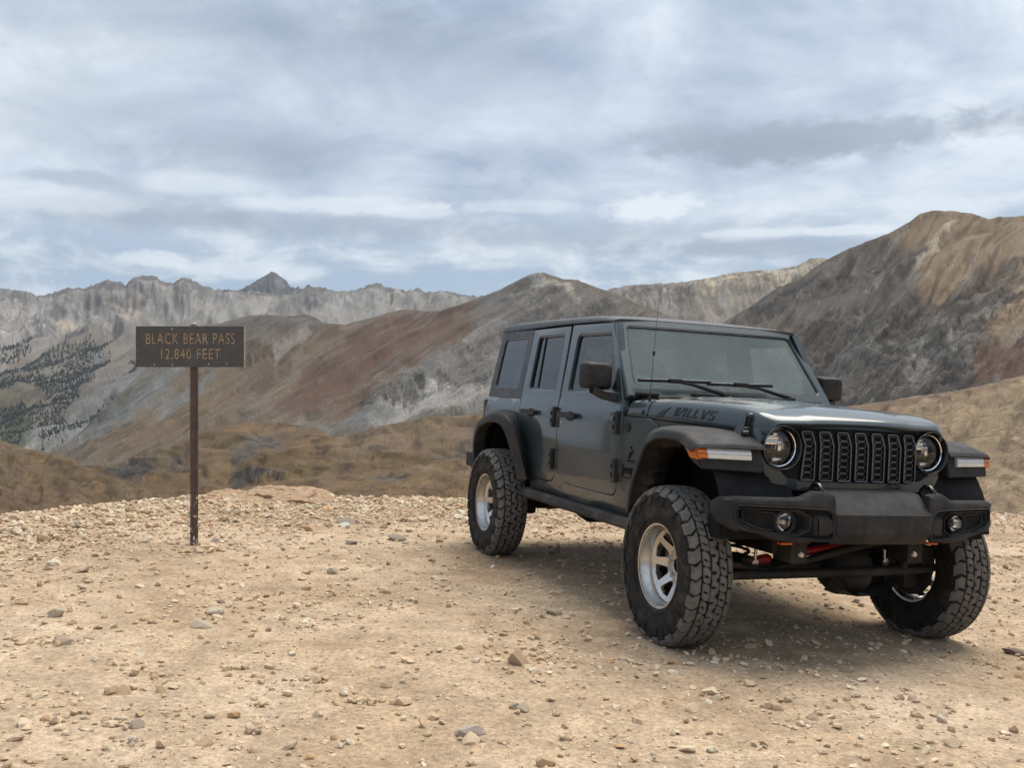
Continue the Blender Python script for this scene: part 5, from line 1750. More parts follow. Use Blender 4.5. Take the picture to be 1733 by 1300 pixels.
        new_part('badge_disc', PLASTIC, root, lambda bm: bm_prism(bm, [(-.82 + .026 * math.cos(a), 1.150 + .030 * math.sin(a)) for a in np.linspace(0, 6.28, 21)[:-1]], lambda a, b, d: PS(a, b, -d), .001, .007))

    # letters on the hood side
    def stencil(bm):
        glyphs = {
            'W': [[(0, 1), (.10, 1), (.10, 0), (.02, 0)], [(.17, 1), (.30, 1), (.22, 0), (.13, 0)], [(.36, .34), (.47, 1), (.60, 1), (.36, 0), (.28, 0)]],
            'I': [[(0, 0), (.15, 0), (.15, 1), (0, 1)]],
            'L': [[(0, 0), (.36, 0), (.36, .20), (.15, .20), (.15, 1), (0, 1)]],
            'Y': [[(0, 1), (.14, 1), (.25, .60), (.25, .0), (.14, 0), (.14, .45)], [(.30, .50), (.40, 1), (.54, 1), (.36, .42), (.36, 0), (.30, 0)]],
            'S': [[(.04, 1), (.42, 1), (.42, .82), (.15, .82), (.15, .58), (.02, .50), (.0, .90)], [(.22, .58), (.40, .48), (.40, .10), (.34, 0), (0, 0), (0, .18), (.26, .18), (.26, .40), (.20, .46)]]}
        P = lambda a, b, d: Vector((a, -(hood_y(a, b) + .0025 - d), b))
        x = -.405; h = .054
        for ch, w_ in zip('WILLYS', (.62, .26, .46, .44, .58, .44)):
            for poly in glyphs[ch]:
                pts = [(x + p[0] * .130 + .020 * p[1], 1.240 - .012 * (x + .425) / .4 + p[1] * h) for p in poly]
                add_panel(bm, pts, P)
            x += w_ * .130
        # dark wedge behind the lettering
        bm_prism(bm, [(-.575, 1.222), (-.50, 1.226), (-.475, 1.262), (-.44, 1.290), (-.49, 1.278), (-.54, 1.252)][::-1][::-1], P, 0, .004) if False else add_panel(bm, [(-.575, 1.222), (-.50, 1.226), (-.475, 1.262), (-.44, 1.290), (-.49, 1.278), (-.54, 1.252)], P)
    dec = new_part('hood_lettering', DECAL, hood, stencil, 180)
    dec['label'] = 'stencil letters WILLYS along the side of the hood'

    # small lettering on the cowl side
    def badge(bm):
        cu = bpy.data.curves.new('b', 'FONT'); cu.body = 'Jeep'; cu.size = .078; cu.extrude = .002; cu.offset = .0009
        ob = bpy.data.objects.new('b', cu); COL.objects.link(ob)
        dg = bpy.context.evaluated_depsgraph_get()
        me_ = bpy.data.meshes.new_from_object(ob.evaluated_get(dg))
        bpy.data.objects.remove(ob, do_unlink=True)
        for v in me_.vertices:
            x, z = -.862 + v.co.x, .862 + v.co.y
            v.co = Vector((x, -(wid(x, z) + .003 + v.co.z * .8), z))
        bm.from_mesh(me_); bpy.data.meshes.remove(me_)
        P = side(-1)
        Q = lambda a, b, d: P(a, b, -d)
        # climbing mark above and a fine line below
        for poly in ([(-.80, .955), (-.775, .955), (-.765, .985), (-.745, .995), (-.75, 1.010), (-.775, 1.000), (-.79, .985)], [(-.77, 1.012), (-.755, 1.020), (-.765, 1.035), (-.78, 1.030)],
                     [(-.815, .935), (-.73, .935), (-.735, .948), (-.81, .948)], [(-.86, .832), (-.72, .832), (-.72, .838), (-.86, .838)]):
            bm_prism(bm, poly, Q, .001, .003)
    bg = new_part('side_badge', VOID, root, badge, 60)
    bg['label'] = 'black Jeep lettering beside the front door'

    # hood latches
    for s in (-1, 1):
        def latch(bm, s=s):
            x = .225
            y0 = hood_y(x, 1.20)
            P = lambda a, b, d: Vector((a, s * (y0 + d - .25 * (b - 1.19)), b))
            ring = rp([(x - .030, 1.195, .02), (x + .034, 1.195, .02), (x + .030, 1.285, .028), (x - .012, 1.285, .026)], 5)
            bm_prism(bm, ring, P, .0, .022)
            bm_prism(bm, inset(ring, .014), P, .022, .030)
            bm_prism(bm, rp([(x - .055, 1.165, .01), (x + .050, 1.155, .01), (x + .042, 1.212, .015), (x - .040, 1.212, .015)], 3), P, -.005, .040)
            bm_lathe(bm, [(0, s * (y0 + .052)), (.017, s * (y0 + .050)), (.019, s * (y0 + .02))], (x + .045, 0, 1.175), 'y', 14)
        new_part('hood_latch', GLOSSBLK, root, latch)

    # ---------------- grille
    XG = lambda y, z: .395 - .12 * y * y - .30 * max(0.0, z - 1.14) - .5 * max(0.0, abs(y) - .54) ** 1.5
    PG = lambda a, b, d: Vector((XG(a, b) - d, a, b))
    sym = lambda half: half + [(-a, b) for a, b in half[::-1]]
    shell = sym([(0, .888), (-.43, .896), (-.49, .905), (-.525, .925), (-.555, .965), (-.585, 1.035), (-.603, 1.10), (-.606, 1.165), (-.596, 1.198), (-.572, 1.222), (-.535, 1.237), (-.48, 1.242), (0, 1.246)])
    shell = [p for i, p in enumerate(shell) if p != shell[i - 1]]
    circ = [(-.480 - .118 * math.cos(t), 1.112 + .112 * math.sin(t)) for t in np.linspace(math.radians(-64), math.radians(118), 22)]
    ins = sym([(0, .936), (-.30, .936), (-.39, .942), (-.44, .948), (-.468, .972), (-.49, .998)] + circ[0:] + [(-.40, 1.224), (0, 1.226)])
    ins = [p for i, p in enumerate(ins) if math.dist(p, ins[i - 1]) > .004]
    gs = panel('grille', shell, [ins], PG, PAINT, root, .07, .05, .008)
    hc_ = [[(q * .482 + .1075 * math.cos(t), 1.112 + .1075 * math.sin(t)) for t in np.linspace(0, 2 * math.pi, 33)[:-1]] for q in (-1, 1)]
    panel('grille_insert', inset(ins, -.006), hc_, lambda a, b, d: PG(a, b, d + .012), VOID, gs, .03, .08, .002)
    def slot_ring(yc, k):
        w0 = .0425
        return rp([(yc - w0, .941, .014), (yc + w0, .941, .014), (yc + w0, 1.13, .05), (yc + w0 - .012, 1.208, .018), (yc - w0, 1.208, .018), (yc - w0 + (.018 if k == 0 else 0), 1.13, .05)], 4)
    for k in range(7):
        yc = -.330 + .110 * k

        def slot(bm, yc=yc):
            w0 = .0385
            bend = (.022 if k == 0 else (-.022 if k == 6 else 0))
            loop = rp([(yc - w0, .946, .012), (yc + w0, .946, .012), (yc + w0 + 0, 1.13, .05), (yc + w0 - .012, 1.203, .016), (yc - w0 + .0, 1.203, .016), (yc - w0 + (.018 if k == 0 else 0), 1.13, .05)], 4)
            loop = [(a, b) for a, b in loop]
            pts = [PG(a, b, -.010) for a, b in loop]
            pts.append(pts[0])
            bm_tube(bm, pts, .0036, 6, False)
        sl = new_part('grille_slot', TRIM, gs, slot, 60)

        def comb(bm, yc=yc):
            for q in range(7):
                zc = .970 + .0345 * q
                hw, hh = .0285, .0150
                yo = .006 if (k == 0 and 3 <= q <= 5) else 0
                hexp = [(yc + yo - hw, zc), (yc + yo - hw + .012, zc + hh), (yc + hw - .012, zc + hh), (yc + hw, zc), (yc + hw - .012, zc - hh), (yc + yo - hw + .012, zc - hh)]
                pts = [PG(a, b, -.004) for a, b in hexp]
                pts.append(pts[0]); pts.append(pts[1])
                bm_tube(bm, pts, .0017, 4, False)
        new_part('honeycomb', TRIM, sl, comb, 60)
        new_part('slot_frame', VOID, sl, lambda bm: bm_loft(bm, [[PG(a, b, .008) for a, b in slot_ring(yc, k)], [PG(a, b, -.007) for a, b in slot_ring(yc, k)]], True))

    for k in range(6):
        def ticks(bm):
            yc = -.275 + .110 * k
            for q in range(11):
                z = .975 + .022 * q
                bm_tube(bm, [PG(yc - .012, z, .006), PG(yc + .012, z, .006)], .0014, 4)
            bm_tube(bm, [PG(yc, .97, .0085), PG(yc, 1.20, .0085)], .002, 4)
        new_part('grille_ribs', PLASTIC, gs, ticks)
    for s in (-1, 1):
        for q in range(6):
            z = .952 + .011 * q
            y1 = .455 + .006 * q
            new_part('louvre', PLASTIC, gs, lambda bm: bm_tube(bm, [PG(s * .378, z, .008), PG(s * y1, z, .008)], .0028, 5))

    # ---------------- headlights
    for s in (-1, 1):
        yc, zc = s * .482, 1.112
        hl_ = new_part('headlight', GLOSSBLK, root, lambda bm: bm_lathe(bm, [(.116, .366), (.117, .378), (.1135, .383), (.110, .380), (.105, .36), (.102, .335), (.112, .30)], (0, yc, zc), 'x', 40))
        new_part('bezel_ring', TRIM, hl_, lambda bm: bm_lathe(bm, [(.1135, .381), (.1148, .3855), (.1172, .382), (.115, .378)], (0, yc, zc), 'x', 40, True))
        new_part('lens_ring', CHROME, hl_, lambda bm: bm_lathe(bm, [(.103, .325), (.103, .345), (.1005, .350), (.0965, .347), (.095, .325)], (0, yc, zc), 'x', 40))

        def bowl(bm):
            bm_lathe(bm, [(.0, .272), (.04, .276), (.07, .290), (.092, .318)], (0, yc, zc), 'x', 28)
        new_part('reflector', simple_mat('lamp_bowl', (.42, .43, .45), .22, 1.0), hl_, bowl)

        def optics(bm):
            # stepped bright reflectors above, dark shelf, small lit bar below
            for j, (z0, z1, w_) in enumerate(((.012, .036, .078), (.038, .060, .066), (.060, .080, .045))):
                bm_box(bm, (.285, yc - w_, zc + z0), (.305 - .004 * j, yc + w_ * .55, zc + z1), .003)
            bm_box(bm, (.290, yc + .01, zc - .02), (.318, yc + .035, zc + .03), .004)
            bm_box(bm, (.292, yc - .015, zc - .075), (.312, yc + .045, zc - .058), .004)
        new_part('lamp_optics', CHROME, hl_, optics)
        new_part('lamp_shelf', GLOSSBLK, hl_, lambda bm: (bm_box(bm, (.285, yc - .085, zc - .034), (.312, yc + .085, zc - .010), .004)))
        new_part('lamp_glass', LENS, hl_, lambda bm: bm_lathe(bm, [(.0005, .364), (.03, .3625), (.06, .358), (.085, .350), (.098, .342)], (0, yc, zc), 'x', 36))

    # ---------------- front flares
    def flare_loft(bm, s, O, Lp, Rt, dense=5):
        """O, Lp: (x, y, z) of outer edge and lip; Rt: root on the body"""
        n = len(O)
        t = np.linspace(0, n - 1, (n - 1) * dense + 1)
        f = lambda Q, c: crom(np.arange(n), [q[c] for q in Q], t)
        o = np.stack([f(O, c) for c in range(3)], 1); l = np.stack([f(Lp, c) for c in range(3)], 1); r = np.stack([f(Rt, c) for c in range(3)], 1)
        rings = []
        for a, b, c in zip(o, l, r):
            d = (b - a) / (np.linalg.norm(b - a) + 1e-9)
            ctr = a * .80 + c * .20; ctr = ctr - d * .006
            pts = [c, c * .5 + ctr * .5 - d * .004, ctr, a * .94 + c * .06 - d * .004, a, a + (b - a) * .25 + np.array([0, .010, 0]), b + np.array([0, .012, 0]), b + np.array([0, .004, 0]) + d * .008, b - np.array([0, .03, 0]) + d * .004, b - np.array([0, .09, 0]) - d * .01]
            rings.append([(p[0], s * p[1], p[2]) for p in pts])
        bm_loft(bm, rings)
    FO = [(-.505, .93, .66), (-.455, .945, .80), (-.39, .95, .93), (-.325, .95, 1.045), (-.25, .95, 1.122), (-.13, .945, 1.160), (.02, .94, 1.168), (.14, .94, 1.160), (.225, .945, 1.140), (.300, .952, 1.116), (.324, .955, 1.094)]
    FL = [(-.462, .94, .66), (-.412, .955, .79), (-.345, .96, .91), (-.283, .96, 1.015), (-.215, .96, 1.083), (-.115, .955, 1.118), (.02, .95, 1.126), (.125, .95, 1.118), (.205, .955, 1.096), (.258, .957, 1.076), (.290, .957, 1.072)]
    FR = [(-.62, .795, .64), (-.60, .80, .80), (-.585, .80, .95), (-.56, .795, 1.08), (-.50, .775, 1.155), (-.36, .735, 1.185), (-.10, .69, 1.192), (.10, .655, 1.186), (.26, .63, 1.168), (.372, .603, 1.126), (.402, .598, 1.098)]
    for s in (-1, 1):
        ff = new_part('front_flare', PLASTIC, root, lambda bm: flare_loft(bm, s, FO, FL, FR), 45)

        def nose(bm, s=s):
            A = [(.290, .950, 1.108), (.362, .600, 1.108), (.392, .600, .976), (.330, .935, .984)]       # front face
            Bk = [(.16, .955, 1.095), (.16, .60, 1.10), (.20, .60, .99), (.235, .94, 1.02)]
            a = [bm.verts.new((x, s * y, z)) for x, y, z in A]; b = [bm.verts.new((x, s * y, z)) for x, y, z in Bk]
            bm.faces.new(a); bm.faces.new(b[::-1])
            for i in range(4):
                bm.faces.new((a[i], b[i], b[(i + 1) % 4], a[(i + 1) % 4]))
            bmesh.ops.bevel(bm, geom=bm.edges[:], offset=.008, segments=2, affect='EDGES')
        new_part('flare_nose', PLASTIC, ff, nose, 30)

        def lampseg(f0, f1, wrap):
            def g(bm, s=s):
                P0, P1 = np.array([.300, .953, 1.098]), np.array([.370, .600, 1.096]); D0, D1 = np.array([.318, .945, 1.040]), np.array([.384, .600, 1.036])
                T = lambda f, v, o: (lambda p: (p[0] + o, s * p[1], p[2]))((P0 + (P1 - P0) * f) * (1 - v) + (D0 + (D1 - D0) * f) * v)
                rings = []
                for f in np.linspace(f0, f1, 7):
                    rings.append([T(f, .03, -.02), T(f, .03, .006), T(f, .20, .015), T(f, .45, .018), T(f, .52, .012), T(f, .60, .018), T(f, .92, .012), T(f, 1.0, .002), T(f, 1.0, -.02)])
                R = bm_loft(bm, rings)
                bm.faces.new(R[0]); bm.faces.new(R[-1][::-1])
                if wrap:
                    q = [(.300, .953, 1.098), (.225, .962, 1.088), (.262, .958, 1.040), (.318, .945, 1.035)]
                    a = [bm.verts.new((x, s * (y + .006), z)) for x, y, z in q]; b = [bm.verts.new((x, s * (y - .02), z)) for x, y, z in q]
                    bm.faces.new(a); bm.faces.new(b[::-1])
                    for i in range(4): bm.faces.new((a[i], b[i], b[(i + 1) % 4], a[(i + 1) % 4]))
            return g
        new_part('turn_signal', AMBER, ff, lampseg(0.0, .13, True), 40)
        new_part('daytime_lamp', WHITELENS, ff, lampseg(.135, .80, False), 40)
    # ---------------- rear flares
    RO = [(-3.53, .93, .74), (-3.515, .945, .89), (-3.45, .95, 1.01), (-3.33, .95, 1.09), (-3.13, .95, 1.140), (-2.86, .95, 1.152), (-2.66, .945, 1.120), (-2.53, .935, 1.04), (-2.455, .915, .92), (-2.40, .885, .76), (-2.375, .87, .67)]
    RL = [(-3.48, .935, .74), (-3.455, .95, .88), (-3.385, .955, .98), (-3.29, .955, 1.04), (-3.12, .955, 1.078), (-2.89, .955, 1.086), (-2.74, .95, 1.050), (-2.655, .94, .98), (-2.600, .92, .88), (-2.545, .89, .74), (-2.515, .875, .66)]
    RR = [(-3.635, .80, .74), (-3.615, .80, .91), (-3.53, .805, 1.04), (-3.40, .81, 1.14), (-3.16, .81, 1.185), (-2.95, .81, 1.180), (-2.80, .815, 1.135), (-2.68, .815, 1.03), (-2.595, .815, .90), (-2.50, .81, .74), (-2.46, .80, .65)]
    for s in (-1, 1):
        new_part('rear_flare', PLASTIC, root, lambda bm: flare_loft(bm, s, RO, RL, RR), 45)
        new_part('tail_light', REDLENS, root, lambda bm: bm_box(bm, (-3.70, s * .735 - .055, 1.06), (-3.63, s * .735 + .055, 1.235), .012))
        new_part('tail_light_frame', PLASTIC, root, lambda bm: (bm_box(bm, (-3.685, s * .735 - .07, 1.235), (-3.62, s * .735 + .07, 1.255), .008), bm_box(bm, (-3.685, s * .735 - .07, 1.04), (-3.62, s * .735 + .07, 1.06), .008), bm_box(bm, (-3.69, s * .80 - .012, 1.04), (-3.60, s * .80 + .012, 1.255), .008)))
    new_part('rear_bumper', PLASTIC, root, lambda bm: (bm_box(bm, (-3.85, -.86, .62), (-3.62, .86, .80), .03), bm_box(bm, (-3.80, -.92, .66), (-3.55, -.84, .79), .02), bm_box(bm, (-3.80, .84, .66), (-3.55, .92, .79), .02)))

    # ---------------- rock rail and step
    for s in (-1, 1):
        def rail(bm, s=s):
            rings = []
            for x in np.linspace(-2.44, -.60, 14):
                rings.append([(x, s * .80, .60), (x, s * .855, .602), (x, s * .875, .588), (x, s * .878, .555), (x, s * .862, .535), (x, s * .80, .525)])
            R = bm_loft(bm, rings, True)
            bm.faces.new(R[0]); bm.faces.new(R[-1])
        new_part('side_step', simple_mat('textured_step', (.026, .026, .027), .72, 0, .25, 9, .9, 130, spec=.35, dust=.22), root, rail, 25)

    # ---------------- front bumper
    XB = lambda y: float(np.interp(abs(y), [0, .30, .36, .42, .80, .855, .88, .892], [.615, .612, .600, .582, .488, .455, .41, .36]))
    bp_ = lambda a, b, d: Vector((XB(a) - d - .25 * max(0, b - .835) - .35 * max(0, .665 - b), a, b))
    fbump = new_part('front_bumper', PLASTIC, root, lambda bm: None)
    half = [(-.300, .640), (-.46, .642), (-.64, .664), (-.78, .684), (-.83, .700), (-.862, .722), (-.880, .77), (-.880, .825), (-.862, .850), (-.80, .858), (-.53, .862), (-.47, .868), (-.44, .884), (-.40, .902), (-.345, .902), (-.300, .892)]
    ring = rp([(-.815, .790, .02), (-.806, .820, .02), (-.507, .820, 0), (-.343, .817, .03), (-.286, .775, .03), (-.280, .705, .03), (-.324, .660, .02), (-.397, .657, 0), (-.54, .664, 0), (-.663, .679, 0), (-.766, .716, .02), (-.812, .75, .02)], 4)
    fogo = rp([(-.800, .806, .015), (-.486, .806, .02), (-.420, .773, .02), (-.420, .707, .02), (-.483, .674, .02), (-.623, .684, 0), (-.738, .717, .02), (-.797, .752, .015)], 4)

    def shift(pts, s): return [(-s * a, b) for a, b in pts]

    def mid(bm):
        prof = lambda y: [(.38, .905), (.47, .902), (.505, .893), (.612, .806), (.626, .792), (.628, .700), (.618, .684), (.565, .634), (.40, .622)]
        rings = [[(x, y, z) for x, z in prof(y)] for y in np.linspace(-.262, .262, 9)]
        for y, k in ((.285, 1), (.305, 2)):
            pass
        R = [[(x - (.012 if x > .55 else 0), -.300, z) for x, z in prof(0)]] + rings + [[(x - (.012 if x > .55 else 0), .300, z) for x, z in prof(0)]]
        R = bm_loft(bm, R, False)
    new_part('bumper_centre', PLASTIC, fbump, mid, 25)
    for s in (-1, 1):
        sg = lambda pts: [(a * -s, b) for a, b in pts]
        new_part('bumper_wing', PLASTIC, fbump, lambda bm: None) if False else panel('bumper_wing', sg(inset(half, .011)), [sg(inset(ring, -.008))], bp_, PLASTIC, fbump, .05, .05, .014)
        # recess: wall, floor and raised pad

        def recess(bm):
            R1 = sg(ring); R2 = sg(inset(ring, .010))
            R0 = sg(inset(ring, -.006))
            bm_loft(bm, [[bp_(a, b, .006) for a, b in R0], [bp_(a, b, -.006) for a, b in sg(inset(ring, -.002))], [bp_(a, b, -.006) for a, b in sg(inset(ring, .003))], [bp_(a, b, .024) for a, b in R2]], True)
        new_part('recess_wall', PLASTIC, fbump, recess, 30)
        panel('recess_floor', sg(inset(ring, .006)), [sg(fogo)], lambda a, b, d: bp_(a, b, d + .021), VOID, fbump, .02, .06, .002)
        pad = rp([(-.410, .783, .01), (-.333, .786, .02), (-.297, .764, .02), (-.294, .702, .02), (-.330, .674, .02), (-.402, .672, .01)], 3)

        def padf(bm):
            a1 = sg(pad); a2 = sg(inset(pad, .016))
            R = bm_loft(bm, [[bp_(a, b, .021) for a, b in a1], [bp_(a, b, .0) for a, b in a2]], True)
            bm.faces.new(R[1])
        new_part('bumper_pad', PLASTIC, fbump, padf, 25)

        def fogwall(bm):
            R1 = sg(fogo); R2 = sg(inset(fogo, .016))
            bm_loft(bm, [[bp_(a, b, .013) for a, b in R1], [bp_(a, b, .013) for a, b in sg(inset(fogo, .006))], [bp_(a, b, .060) for a, b in R2]], True)
        new_part('fog_surround', PLASTIC, fbump, fogwall, 30)
        panel('fog_back', sg(inset(fogo, .012)), [], lambda a, b, d: bp_(a, b, d + .058), VOID, fbump, 0, .08)
        mesh_o = rp([(-.772, .790, .012), (-.606, .787, .012), (-.600, .696, .012), (-.69, .706, .0), (-.762, .738, .012)], 3)

        def meshf(bm):
            pts = [bp_(a, b, .024) for a, b in sg(mesh_o)]; pts.append(pts[0]); bm_tube(bm, pts, .006, 6, False)
            Pm = np.array(mesh_o)
            for i, c in enumerate(np.arange(-.90, -.45, .0125)):
                for sl in (1, -1):
                    # clip slanted bars to the outline
                    seg = []
                    for t in np.linspace(.690, .800, 34):
                        y = c + sl * (t - .745) * .9
                        if point_in(y, t, Pm): seg.append((y, t))
                    if len(seg) > 3:
                        a, b = seg[0], seg[-1]
                        bm_tube(bm, [bp_(-s * a[0], a[1], .034), bp_(-s * b[0], b[1], .034)], .0018, 4, False)
        new_part('bumper_mesh', TRIM if False else PLASTIC, fbump, meshf, 60)
        yc, zc = s * .548, .740
        xf = XB(.548)
        fl = new_part('fog_lamp', PLASTIC, fbump, lambda bm: bm_lathe(bm, [(.064, xf - .058), (.062, xf - .020), (.056, xf - .014), (.050, xf - .022), (.0475, xf - .050)], (0, yc, zc), 'x', 28))
        fl['label'] = 'round fog lamp in the bumper wing'
        new_part('fog_reflector', CHROME, fbump, lambda bm: bm_lathe(bm, [(.0, xf - .062), (.02, xf - .060), (.036, xf - .050), (.048, xf - .034)], (0, yc, zc), 'x', 20))
        new_part('fog_bulb', STEEL, fbump, lambda bm: bm_lathe(bm, [(.0, xf - .030), (.012, xf - .032), (.014, xf - .060)], (0, yc, zc), 'x', 14))
        new_part('fog_glass', LENS, fbump, lambda bm: bm_lathe(bm, [(.0004, xf - .024), (.03, xf - .027), (.0485, xf - .034)], (0, yc, zc), 'x', 24))

        def loop(bm):
            pts = [(.575, s * .355, .862), (.560, s * .355, .905), (.53, s * .355, .932), (.49, s * .355, .936), (.46, s * .355, .91)]
            bm_tube(bm, pts, .014, 8)
        new_part('tow_loop', GLOSSBLK, fbump, loop)
        tb = new_part('tow_bracket', CHASSIS, fbump, lambda bm: bm_box(bm, (.25, s * .375 - .05, .51), (.415, s * .375 + .05, .64), .006))
        new_part('bracket_bolt', STEEL, fbump, lambda bm: bm_lathe(bm, [(.0, .430), (.012, .428), (.018, .420), (.019, .414)], (0, s * .365, .557), 'x', 14))
        new_part('marker_tab', ORANGE, fbump, lambda bm: bm_box(bm, (.40, s * .47 - .035, .612), (.44, s * .47 + .035, .624), .003))

    def bump_back(bm):
        for s in (-1, 1):
            bm_box(bm, (.30, s * .60 - .26, .64), (.42, s * .60 + .22, .80))
        bm_box(bm, (.28, -.34, .64), (.45, .34, .86))
        bm_box(bm, (.26, -.55, .80), (.34, .55, .90))
    new_part('bumper_beam', VOID, fbump, bump_back)

    # ---------------- mirrors, antenna
    for s in (-1, 1):
        mr = new_part('mirror', PLASTIC, root, lambda bm: mirror_shell(bm, s), 35)
        new_part('mirror_arm', PLASTIC, mr, lambda bm: (bm_loft(bm, [[(-1.00, s * .785, 1.30), (-1.10, s * .775, 1.30), (-1.10, s * .775, 1.355), (-1.00, s * .785, 1.355)], [(-1.04, s * .86, 1.318), (-1.12, s * .86, 1.318), (-1.12, s * .86, 1.365), (-1.04, s * .86, 1.365)], [(-1.08, s * .93, 1.355), (-1.14, s * .93, 1.355), (-1.14, s * .93, 1.40), (-1.08, s * .93, 1.40)]], True)), 30)
        new_part('mirror_glass', CHROME, mr, lambda bm: bm_box(bm, (-1.178, s * .895 - .085, 1.395), (-1.174, s * .895 + .085, 1.540)))
    an = new_part('antenna', GLOSSBLK, root, lambda bm: (bm_tube(bm, [(-.700, -.722, 1.215), (-.700, -.720, 1.24), (-.699, -.718, 1.30), (-.698, -.716, 1.37)], [.022, .016, .011, .006], 10), bm_tube(bm, [(-.698, -.716, 1.37), (-.690, -.706, 1.70), (-.680, -.694, 2.03)], [.0024, .0016, .0010], 6), bm_lathe(bm, [(.003, 1.60), (.009, 1.606), (.009, 1.628), (.003, 1.634)], (-.692, -.709, 0), 'z', 8), bm_box(bm, (-.74, -.755, 1.208), (-.64, -.700, 1.220), .004)))

    # ---------------- cabin
    def seat(bm, y, x):
        for (a, b, bv) in (((x - .05, y - .25, .80), (x + .48, y + .25, .98), .05), ((x - .16, y - .24, .95), (x + .0, y + .24, 1.52), .06), ((x - .17, y - .13, 1.55), (x - .06, y + .13, 1.74), .045), ((x - .13, y - .06, 1.50), (x - .10, y + .06, 1.58), 0)):
            bm_box(bm, a, b, bv)
    for y in (-.36, .36):
        new_part('seat', SEATM, root, lambda bm: seat(bm, y, -1.75))
    new_part('rear_seat', SEATM, root, lambda bm: (bm_box(bm, (-2.85, -.62, .95), (-2.65, .62, 1.50), .06), bm_box(bm, (-2.65, -.62, .80), (-2.2, .62, .98), .05), bm_box(bm, (-2.84, -.48, 1.52), (-2.74, -.20, 1.66), .04), bm_box(bm, (-2.84, .20, 1.52), (-2.74, .48, 1.66), .04)))
    new_part('dashboard', CABIN, root, lambda bm: bm_loft(bm, [[(-.93, y, 1.34), (-1.02, y, 1.375), (-1.16, y, 1.37), (-1.24, y, 1.30), (-1.24, y, 1.02), (-.93, y, .95)] for y in (-.70, -.3, .3, .70)], True))
    def steer(bm):
        pts = []
        for t in np.linspace(0, 2 * math.pi, 29):
            pts.append((-1.36 - .07 * math.sin(t) * 1.0, .36 + .185 * math.cos(t), 1.30 + .165 * math.sin(t)))
        bm_tube(bm, pts, .015, 8, False)
        bm_box(bm, (-1.375, .28, 1.26), (-1.34, .44, 1.34), .02)
        bm_tube(bm, [(-1.35, .36, 1.30), (-1.2, .36, 1.22)], .03, 8)
    new_part('steering_wheel', CABIN, root, steer)
    def bars(bm):
        for s in (-1, 1):
            bm_tube(bm, [(-1.27, s * .60, 1.80), (-1.95, s * .62, 1.825), (-2.75, s * .62, 1.825), (-3.45, s * .62, 1.79)], .032, 8)
            bm_tube(bm, [(-1.98, s * .60, 1.82), (-1.98, s * .70, 1.3)], .034, 8)
            bm_tube(bm, [(-2.82, s * .60, 1.82), (-2.84, s * .70, 1.3)], .034, 8)
        bm_tube(bm, [(-1.98, -.62, 1.825), (-1.98, .62, 1.825)], .032, 8)
    new_part('roll_bar', CABIN, root, bars)
    new_part('headliner', simple_mat('grey_headliner', (.42, .43, .42), .9), root, lambda bm: bm_box(bm, (-3.4, -.60, 1.845), (-1.36, .60, 1.852)))
    new_part('inside_mirror', CABIN, root, lambda bm: bm_box(bm, (-1.30, -.13, 1.66), (-1.27, .11, 1.73), .015))

    # ---------------- wheels
    RA = .422
    wheel0 = build_wheel(root)
    wheel0.location = (-.055, -.848, RA)
    spots = [(-3.02, -.878, 0, .7), (-.055, .848, math.pi, 1.3), (-3.02, .878, math.pi, 2.1)]
    for (x, y, rz, ry) in spots:
        w_ = copy_tree(wheel0, root)
        w_.location = (x, y, RA); w_.rotation_euler = (0, 0, rz)

    # ---------------- running gear
    def axle(bm):
        bm_tube(bm, [(-.03, -.68, RA), (-.03, .68, RA)], .042, 12)
        for s in (-1, 1):
            bm_box(bm, (-.09, s * .64 - .05, RA - .12), (.09, s * .64 + .05, RA + .14), .02)
            bm_lathe(bm, [(.0, s * .70), (.17, s * .70), (.17, s * .725), (.0, s * .725)], (0, 0, RA), 'y', 28)
            bm_box(bm, (-.10, s * .47 - .05, RA - .02), (.10, s * .47 + .05, RA + .07), .01)
        bm_lathe(bm, [(.0, .06), (.09, .08), (.145, .15), (.15, .22), (.145, .30), (.09, .36), (.0, .38)], (.02, 0, RA - .01), 'y', 18)
    new_part('front_axle', CHASSIS, root, axle)
    new_part('skid_plate', simple_mat('worn_skid_plate', (.055, .055, .055), .45, .5, .3, 25, dust=.2), root,
             lambda bm: (bm_loft(bm, [[(.20, .04, .395), (.21, .10, .318), (.21, .17, .288), (.21, .34, .290), (.21, .40, .325), (.20, .46, .395)], [(.16, .04, .385), (.0, .10, .285), (.0, .17, .265), (.0, .34, .265), (.0, .40, .30), (.16, .46, .385)]])), 20)
    new_part('tie_rod', CHASSIS, root, lambda bm: (bm_tube(bm, [(.185, -.70, .405), (.19, -.55, .412), (.19, .40, .425), (.185, .70, .43)], [.020, .026, .026, .020], 10), bm_tube(bm, [(.185, .50, .40), (.185, .50, .475)], .024, 8), bm_tube(bm, [(.17, .42, .43), (.15, .62, .47)], .018, 8)))
    new_part('track_bar', CHASSIS, root, lambda bm: bm_tube(bm, [(.15, -.66, .472), (.15, -.60, .462), (.15, -.52, .444), (.15, -.44, .432), (.15, -.36, .430), (.15, -.28, .448), (.15, .16, .548), (.14, .44, .60)], .021, 10))
    new_part('steering_damper', REDPAINT, root, lambda bm: (bm_tube(bm, [(.10, -.16, .515), (.10, .18, .562)], .026, 12), bm_tube(bm, [(.10, .18, .562), (.10, .36, .585)], .010, 8)))
    new_part('damper_boot', REDPAINT, root, lambda bm: bm_tube(bm, [(.08, -.49, .462), (.08, -.45, .466), (.08, -.34, .482), (.08, -.32, .484)], [.012, .026, .028, .014], 12))
